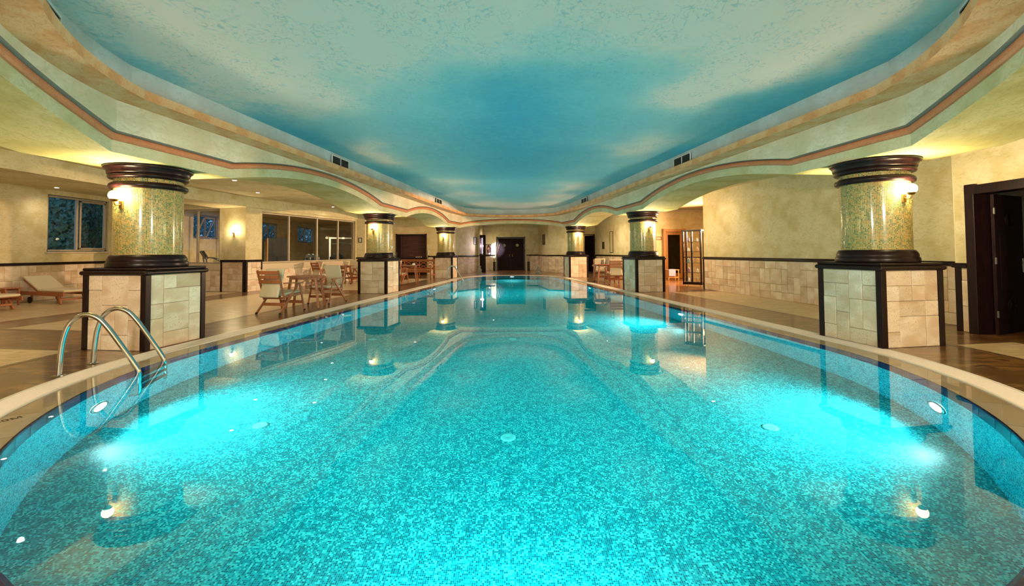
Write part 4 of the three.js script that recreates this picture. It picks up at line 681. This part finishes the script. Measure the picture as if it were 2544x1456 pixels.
// ---------------------------------------------------------------- far hall: niche, pictures, vases, figures
{
  const t = thing('display_niche', 'tall dark display cabinet lit by violet neon tubes', 'cabinet', -1.83, 0, 27.88, -0.45); add('cabinet_body', merge([bx(0.3, 1.1, 0.24, 0, 0.55, 0), bx(0.03, 1.24, 0.24, -0.135, 1.72, 0), bx(0.03, 1.24, 0.24, 0.135, 1.72, 0), bx(0.3, 0.14, 0.24, 0, 2.28, 0), bx(0.3, 1.2, 0.02, 0, 1.72, -0.11), bx(0.36, 0.05, 0.28, 0, 1.08, 0.01)]), M.dark, t);
  for (const u of [-0.06, 0.05]) { add('neon_tube', new THREE.CylinderGeometry(0.016, 0.016, 0.98, 12).translate(u, 1.66, -0.04), M.neon, t); const l = point([0.85, 0.72, 1], LUX.neon / 2, new THREE.Vector3(u, 1.66, 0.03), 2); l.name = 'neon_light'; t.add(l); }
  const pic = (name, label, m4, u, y, w, h, paint, fr = M.dark, cat = 'picture') => {
    const c = document.createElement('canvas'); c.width = 128; c.height = Math.round(128 * h / w); paint(c.getContext('2d'), c.width, c.height); const tx = new THREE.CanvasTexture(c); tx.colorSpace = THREE.SRGBColorSpace;
    const g = new THREE.Group(); g.name = numbered(name); g.applyMatrix4(m4.clone().multiply(new THREE.Matrix4().makeTranslation(u, y, 0))); scene.add(g); tag(g, label, cat);
    add('frame', merge([bx(w + 0.05, 0.03, 0.025, 0, h / 2 + 0.01, 0.013), bx(w + 0.05, 0.03, 0.025, 0, -h / 2 - 0.01, 0.013), bx(0.03, h + 0.05, 0.025, -w / 2 - 0.01, 0, 0.013), bx(0.03, h + 0.05, 0.025, w / 2 + 0.01, 0, 0.013)]), fr, g); add('print', new THREE.BoxGeometry(w, h, 0.008).translate(0, 0, 0.006), std({ map: tx, roughness: 0.6 }), g);
  };
  const lines = (x, w, h, n, bg = '#d8d2bf', fg = '#8d8676') => { x.fillStyle = bg; x.fillRect(0, 0, w, h); x.fillStyle = fg; for (let k = 0; k < n; k++) x.fillRect(w * 0.12, h * (0.08 + 0.86 * k / n), w * (0.5 + 0.26 * hash(k, 3, 9)), h * 0.28 / n); };
  pic('framed_notice', 'small framed grey notice beside the display cabinet', fd, 2.28, 1.98, 0.2, 0.42, (x, w, h) => { lines(x, w, h, 9, '#b9b7ae', '#8a887f'); x.fillStyle = '#eceae2'; x.fillRect(w * 0.2, h * 0.78, w * 0.6, h * 0.14); });
  pic('framed_notice', 'small framed notice at the end of the gym window', frameOf([-7.26, 20.75], [-6.9, 20.85]), 0.17, 1.88, 0.11, 0.18, (x, w, h) => lines(x, w, h, 7));
  pic('framed_notice', 'tall narrow framed notice on the warm plaster wall', fr3, 2.9, 1.78, 0.46, 1.12, (x, w, h) => lines(x, w, h, 30, '#cdbf8e', '#97875a'));
  pic('wall_box', 'small dark framed board beside the tall notice', fr3, 1.5, 1.62, 0.3, 0.36, (x, w, h) => { x.fillStyle = '#3a2f24'; x.fillRect(0, 0, w, h); x.fillStyle = '#8f7a4e'; for (const y of [0.2, 0.45, 0.72]) x.fillRect(w * 0.2, h * y, w * 0.55, h * 0.07); });
  pic('framed_picture', 'dark framed picture high on the angled wall', fr1, 2.2, 2.05, 0.85, 0.62, (x, w, h) => { x.fillStyle = '#4b443e'; x.fillRect(0, 0, w, h); x.fillStyle = '#6f665c'; x.beginPath(); x.ellipse(w * 0.55, h * 0.5, w * 0.18, h * 0.34, 0.2, 0, 7); x.fill(); x.fillStyle = '#a08a70'; x.beginPath(); x.ellipse(w * 0.58, h * 0.72, w * 0.06, h * 0.12, 0.4, 0, 7); x.fill(); });
  pic('wall_poster', 'poster of a long haired woman resting on the dado rail', ff, 0.28, 1.44, 0.42, 0.68, (x, w, h) => { x.fillStyle = '#b9a08a'; x.fillRect(0, 0, w, h); x.fillStyle = '#4a231c'; x.beginPath(); x.ellipse(w * 0.66, h * 0.5, w * 0.32, h * 0.46, 0, 0, 7); x.fill(); x.fillStyle = '#c58f74'; x.beginPath(); x.ellipse(w * 0.56, h * 0.38, w * 0.13, h * 0.14, 0.2, 0, 7); x.fill(); x.fillStyle = '#d8d0c4'; x.fillRect(w * 0.62, h * 0.84, w * 0.3, h * 0.14); }, M.dark, 'poster');
  pic('door_sign', 'small red edged sign plate beside the oak door', fo, 0.68, 1.86, 0.5, 0.1, (x, w, h) => { x.fillStyle = '#d9c9a0'; x.fillRect(0, 0, w, h); x.fillStyle = '#8a4436'; for (let k = 0; k < 9; k++) x.fillRect(w * (0.1 + k * 0.09), h * 0.35, w * 0.06, h * 0.3); }, std({ color: '#7c2b25', roughness: 0.5 }), 'sign');
  const vase = (x, z, label, seeds) => {
    const v = thing('twig_vase', label, 'vase', x, 0.003, z, 0, 'tall dark vases beside the double doors'); add('vase_body', lathe([[0, 0], [0.085, 0], [0.088, 0.02], [0.085, 0.5], [0.095, 0.56], [0.095, 0.6], [0.086, 0.6], [0.08, 0.5], [0.06, 0.3]], 24), M.black, v);
    for (const [dx, dy, dz] of seeds) add('twig', tube([[dx * 0.02, 0.35, dz * 0.02], [dx * 0.15, 0.7, dz * 0.15], [dx * 0.55, 0.6 + dy * 0.5, dz * 0.5], [dx, 0.6 + dy, dz]], 0.008, 14, 5), std({ color: '#8a765c', roughness: 0.8 }), v);
  };
  vase(-1.2, 30.25, 'tall dark vase with bleached twigs to the poster side of the double doors', [[-0.3, 1.1, 0.05], [-0.18, 1.3, 0.1], [0.12, 1.25, 0.08], [0.28, 1.5, 0.02], [0.02, 1.0, 0.15], [0.36, 1.2, 0.1]]); vase(1.12, 30.25, 'tall dark vase with bare twigs to the picture side of the double doors', [[-0.3, 1.2, 0.05], [-0.16, 1.05, 0.1], [0.05, 1.0, 0.08], [0.55, 1.45, 0.02], [-0.05, 0.9, 0.12]]);
  const fig = (x, z, turn, label) => {
    const f = thing('stone_figurine', label, 'figurine', x, 0.003, z, turn, 'small stone garden figures'), m = std({ color: '#8f8a80', roughness: 0.85 });
    add('figure_base', lathe([[0, 0.07], [0.13, 0.07], [0.15, 0.03], [0.15, 0]], 20), m, f);
    const P = (r, sx, sy, sz, x, y, z) => new THREE.SphereGeometry(r, 16, 12).scale(sx, sy, sz).translate(x, y, z);
    add('figure_body', merge([P(0.1, 1, 1.2, 0.95, 0, 0.17, 0), P(0.075, 1, 1.1, 0.9, 0, 0.3, 0.01), P(0.065, 1, 1.1, 1, 0.01, 0.415, 0.02), P(0.04, 0.8, 1.7, 0.8, -0.085, 0.26, 0.05), P(0.04, 0.8, 1.7, 0.8, 0.085, 0.25, 0.05), P(0.05, 1.5, 0.8, 1.2, -0.07, 0.1, 0.09), P(0.05, 1.5, 0.8, 1.2, 0.07, 0.1, 0.09), P(0.03, 1, 1, 1, -0.04, 0.47, 0), P(0.03, 1, 1, 1, 0.05, 0.465, 0), P(0.022, 1, 0.8, 1.2, 0.012, 0.405, 0.085)]), m, f);
  };
  fig(-1.85, 25.4, 0.3, 'white stone figurine at the foot of the display cabinet'); fig(1.5, 25.4, -0.3, 'grey stone figurine near the angled wall');
  const cl = thing('accent_spotlight', 'small white ceiling spotlight aimed at the far wall', 'spotlight', 1.2, YC, 26.6, 0); add('spot_body', new THREE.CylinderGeometry(0.045, 0.05, 0.14, 18).rotateX(-0.9).translate(0, -0.1, -0.05), M.white, cl); add('spot_stem', cyl(0.01, 0.01, 0.08, 0, -0.08, 0, 8), M.white, cl); const bl = add('lamp_lens', new THREE.CircleGeometry(0.04, 20).rotateX(-0.66).rotateX(Math.PI).translate(0, -0.15, -0.11), M.neon, cl); void bl;
  const l = spot(COL.cold, LUX.cold, new THREE.Vector3(0, -0.17, -0.13), new THREE.Vector3(-2.2, -1.75, -4.1), 0.12, 0.8, 1); l.name = 'accent_light'; cl.add(l); cl.add(l.target);
  const cd = thing('pillar_candle', 'white candle in a slim holder on the dado rail by the bar', 'candle', -4.86, 1.085, 25.9, 0); add('holder', lathe([[0, 0.03], [0.012, 0.03], [0.014, 0.02], [0.03, 0.006], [0.03, 0]], 16), M.brass, cd); add('wax', cyl(0.026, 0.025, 0.28, 0, 0.03, 0, 16), M.white, cd);
  const sh = thing('floor_mat', 'dark folded mat on the floor by the far doorway', 'mat', 4.62, 0.003, 26.3, 0.2); add('mat_fold', bx(0.36, 0.05, 0.24, 0, 0.025, 0, 0, 0, 0, 0.02), M.rubber, sh);
}
// ---------------------------------------------------------------- showcase and towel chair in the recess
{
  const t = thing('glass_showcase', 'tall dark wood glass showcase at the end of the travertine wall', 'showcase', 6.5, 0, 15.9, -0.7), W = 0.66, D = 0.4, Hh = 2.0;
  add('case_frame', merge([...[[-1, -1], [1, -1], [-1, 1], [1, 1]].map(([a, b]) => bx(0.05, Hh - 0.08, 0.05, a * (W / 2 - 0.025), 0.08 + (Hh - 0.08) / 2, b * (D / 2 - 0.025))), bx(W, 0.09, D, 0, 0.13, 0), bx(W + 0.04, 0.05, D + 0.04, 0, Hh, 0), bx(0.05, Hh - 0.1, 0.05, 0, Hh / 2 + 0.05, D / 2 - 0.02), bx(W, 0.03, 0.03, 0, 1.05, D / 2 - 0.02)]), M.dark, t); add('case_back', new THREE.PlaneGeometry(W - 0.1, Hh - 0.2).translate(0, Hh / 2 + 0.05, -D / 2 + 0.02), M.glass, t);
  for (const [a, b] of [[1, 1], [1, -1], [-1, 1], [-1, -1]]) add('case_foot', cyl(0.012, 0.016, 0.09, a * 0.26, 0, b * 0.15, 10), M.chrome, t);
  for (const y of [0.5, 0.85, 1.25, 1.6]) add('glass_shelf', bx(W - 0.08, 0.012, D - 0.1, 0, y, 0), M.dark, t);
  for (const s of [-1, 1]) { add('door_pane', new THREE.PlaneGeometry(W / 2 - 0.06, Hh - 0.24).translate(s * (W / 4), Hh / 2 + 0.06, D / 2 - 0.02), M.glass, t); add('side_pane', new THREE.PlaneGeometry(D - 0.1, Hh - 0.24).rotateY(Math.PI / 2).translate(s * (W / 2 - 0.02), Hh / 2 + 0.06, 0), M.glass, t); }
  add('door_handle', merge([bx(0.012, 0.14, 0.02, -0.035, 1.0, D / 2 + 0.01), bx(0.012, 0.14, 0.02, 0.035, 1.0, D / 2 + 0.01)]), M.chrome, t);
  const cols = ['#d8d4cc', '#b98a5a', '#8c5c86', '#cfc6b6', '#6d8fa0', '#c9a15a']; let k = 0; const c = Math.cos(-0.7), s = Math.sin(-0.7);
  for (const y of [0.176, 0.507, 0.857, 1.257, 1.607]) for (const u of [-0.16, 0.14]) { const lx = u, lz = 0.05, g = thing('bottle', ['white pump bottle', 'amber jar', 'violet lotion bottle', 'cream flask', 'blue grey bottle', 'golden jar'][k % 6] + ' on the ' + ['bottom board', 'lowest shelf', 'second shelf', 'third shelf', 'top shelf'][Math.floor(k / 2)] + ' of the showcase', 'bottle', 6.5 + c * lx + s * lz, y, 15.9 - (-s * lx + c * lz), 0, 'bottles in the glass showcase'); add('bottle_body', lathe([[0, 0], [0.035, 0], [0.038, 0.01], [0.036, 0.09 + 0.02 * (k % 3)], [0.014, 0.12 + 0.02 * (k % 3)], [0, 0.12 + 0.02 * (k % 3)]], 16), std({ color: cols[k % 6], roughness: 0.35 }), g); add('cap', cyl(0.013, 0.013, 0.03, 0, 0.12 + 0.02 * (k % 3), 0, 12), M.white, g); k++; }
  const h = thing('towel_stool', 'wooden stool draped with a lilac towel by the oak door', 'stool', 6.9, 0.003, 19.2, 0.1); add('seat', bx(0.5, 0.03, 0.36, 0, 0.46, 0), M.oak, h); for (const [a, b] of [[1, 1], [1, -1], [-1, 1], [-1, -1]]) add('leg', bx(0.035, 0.45, 0.035, a * 0.22, 0.225, b * 0.15), M.oak, h); add('stretcher', bx(0.44, 0.05, 0.02, 0, 0.14, 0.15), M.oak, h);
  const tw = thing('lilac_towel', 'lilac towel hanging over the wooden stool', 'towel', 6.82, 0.478, 19.2, 0.1); add('towel_cloth', merge([bx(0.3, 0.02, 0.07, 0, 0.01, 0.17, 0, 0, 0, 0.008), bx(0.3, 0.3, 0.016, 0, -0.13, 0.2, -0.04, 0, 0, 0.007)]), std({ color: '#8d7f96', roughness: 0.95 }), tw);
}
// ---------------------------------------------------------------- gym behind the glazing
{
  const tread = (x, z, turn, label) => {
    const t = thing('treadmill', label, 'treadmill', x, 0.003, z, turn, 'gym machines'); add('belt_deck', bx(0.7, 0.16, 1.7, 0, 0.09, 0, 0, 0, 0, 0.03), M.black, t); for (const s of [-0.36, 0.36]) { add('upright', tube([[s, 0.15, -0.6], [s, 0.7, -0.72], [s, 1.15, -0.8]], 0.03, 16, 8), M.steel, t); add('hand_bar', tube([[s, 1.15, -0.8], [s, 1.12, -0.5], [s, 0.98, -0.2]], 0.022, 14, 8), M.steel, t); } add('console', bx(0.76, 0.34, 0.08, 0, 1.25, -0.82, -0.5, 0, 0, 0.03), M.black, t);
  };
  tread(-11.2, 17.6, 2.3, 'treadmill behind the gym glazing nearest the pillar'); tread(-9.7, 17.2, 2.6, 'treadmill seen through the first pane of the long gym window');
  const bike = thing('exercise_bike', 'dark exercise bike behind the long gym window', 'exercise bike', -9.6, 0.003, 20.2, 0.7); add('bike_frame', merge([tube([[-0.5, 0.05, 0], [0, 0.25, 0], [0.5, 0.05, 0]], 0.035), tube([[0, 0.25, 0], [-0.2, 0.6, 0], [-0.25, 0.85, 0]], 0.03), tube([[0, 0.3, 0], [0.35, 0.7, 0], [0.4, 1.1, 0]], 0.03)]), M.steel, bike); add('flywheel', new THREE.CylinderGeometry(0.24, 0.24, 0.07, 28).rotateX(Math.PI / 2).translate(0.22, 0.32, 0), M.steel, bike); add('saddle', bx(0.28, 0.06, 0.2, -0.25, 0.88, 0, 0, 0, 0, 0.028), M.black, bike); add('handlebar', tube([[0.4, 1.1, -0.25], [0.45, 1.16, 0], [0.4, 1.1, 0.25]], 0.02), M.black, bike);
  for (const [x, z, l] of [[-8.9, 19.8, 'weight rack with grey discs behind the second gym pane'], [-8.5, 21.6, 'weight rack with grey discs behind the third gym pane']]) { const r = thing('weight_rack', l, 'weights', x, 0.003, z, 1.0); add('rack_frame', merge([bx(0.06, 1.1, 0.06, -0.35, 0.55, 0), bx(0.06, 1.1, 0.06, 0.35, 0.55, 0), bx(0.76, 0.06, 0.06, 0, 1.05, 0), bx(0.1, 0.05, 0.6, -0.35, 0.025, 0), bx(0.1, 0.05, 0.6, 0.35, 0.025, 0)]), M.black, r); for (const u of [-0.2, 0, 0.2]) add('weight_disc', new THREE.CylinderGeometry(0.2, 0.2, 0.05, 28).rotateZ(Math.PI / 2).translate(u, 1.05, 0), M.steel, r); }
  const cm = thing('cable_machine', 'tall cable machine behind the third gym pane', 'gym machine', -9.2, 0.003, 24.0, 0.6); add('machine_frame', merge([bx(0.08, 2.1, 0.08, -0.6, 1.05, 0), bx(0.08, 2.1, 0.08, 0.6, 1.05, 0), bx(1.28, 0.08, 0.08, 0, 2.08, 0), bx(0.1, 0.06, 0.9, -0.6, 0.03, 0), bx(0.1, 0.06, 0.9, 0.6, 0.03, 0)]), M.white, cm); add('weight_stack', bx(0.3, 0.9, 0.2, 0.35, 0.5, -0.06), M.black, cm); add('backrest', bx(0.3, 0.8, 0.08, -0.1, 0.8, 0.1, 0.2), M.black, cm); add('pulley_bar', tube([[-0.5, 1.75, 0.1], [0, 1.82, 0.1], [0.5, 1.75, 0.1]], 0.02), M.steel, cm);
  for (const [x, z, l] of [[-10.9, 20.8, 'tall dark mirror panel leaning in the gym behind the first pane'], [-12.9, 22.2, 'tall dark mirror panel on the garden side of the gym']]) { const p = thing('gym_panel', l, 'panel', x, 0.003, z, 0.5); add('panel_board', bx(0.9, 2.0, 0.05, 0, 1.0, 0), M.black, p); add('panel_edge', bx(0.05, 2.0, 0.06, -0.47, 1.0, 0), M.oak, p); }
  const gl = (x, z, l) => { const d = thing('ceiling_downlight', l, 'downlight', x, YC, z); add('trim_ring', dl.ring, M.white, d); add('lamp_lens', dl.lens, M.downLens, d); const s = spot(COL.gym, LUX.gym, new THREE.Vector3(0, -0.02, 0), new THREE.Vector3(0, -3, 0), 1.3, 1, 2); s.name = 'downlight_lamp'; d.add(s); d.add(s.target); };
  gl(-10.6, 19.0, 'round downlight in the gym ceiling near the treadmills'); gl(-9.6, 22.5, 'round downlight in the gym ceiling over the weights'); gl(-9.0, 26.5, 'round downlight in the gym ceiling at its far end');
}
// garden beyond the window
{
  const leafG = (() => { const g = new THREE.BufferGeometry(); g.setAttribute('position', new THREE.Float32BufferAttribute([0, 0, 0, 0.5, 0.4, 0.06, 0, 1, 0, -0.5, 0.4, 0.06], 3)); g.setAttribute('uv', new THREE.Float32BufferAttribute([0, 0, 1, 0, 1, 1, 0, 1], 2)); g.setIndex([0, 1, 2, 0, 2, 3]); g.computeVertexNormals(); return g; })();
  const lm = [std({ color: '#4f8478', roughness: 0.6, side: THREE.DoubleSide }), std({ color: '#7d9a4c', roughness: 0.6, side: THREE.DoubleSide })], bark = std({ color: '#4a3a30', roughness: 0.9 });
  const tree = (x, z, r, h, n, label, k) => {
    const t = thing('garden_tree', label, 'tree', x, -0.2, z, 0, 'garden trees outside the windows'); add('trunk', tube([[0, 0, 0], [0.05, h * 0.4, 0.03], [-0.04, h * 0.8, 0]], 0.11, 10, 8), bark, t);
    const im = new THREE.InstancedMesh(leafG, lm[k], n), m = new THREE.Matrix4(), e = new THREE.Euler(), q = new THREE.Quaternion();
    for (let i = 0; i < n; i++) { const a = rnd() * 6.283, rad = r * Math.sqrt(rnd()), y = h * (0.06 + 0.98 * rnd()); e.set(rr(-0.9, 0.9), a, rr(-0.9, 0.9)); q.setFromEuler(e); const s = rr(0.05, 0.12); m.compose(new THREE.Vector3(rad * Math.cos(a), y, rad * Math.sin(a)), q, new THREE.Vector3(s, s * 1.5, s)); im.setMatrixAt(i, m); }
    im.name = 'foliage'; im.userData.kind = 'stuff'; im.castShadow = im.receiveShadow = true; t.add(im);
  };
  tree(-15.6, 15.2, 1.2, 3.8, 14000, 'leafy garden tree outside the left pane of the garden window', 0); tree(-16.4, 17.9, 1.5, 4.0, 16000, 'leafy garden tree outside the sliding pane of the garden window', 1); tree(-16.6, 22.6, 2.0, 4.6, 12000, 'leafy garden tree outside the first high gym window', 0); tree(-17.2, 30.4, 2.6, 5.0, 16000, 'leafy garden tree outside the second high gym window', 0); tree(-17.6, 37.5, 3.0, 5.4, 16000, 'leafy garden tree outside the deepest gym window', 0);
  const g = add('ground_garden', slab([[-30, -6], [-13.7, -6], [-13.7, 45], [-30, 45]], -0.4, -0.2), std({ color: '#3c4a2c', roughness: 1 })); tag(g, 'dark garden ground outside the left windows', 'ground', null, 'structure');
}
renderer.render(scene, camera);
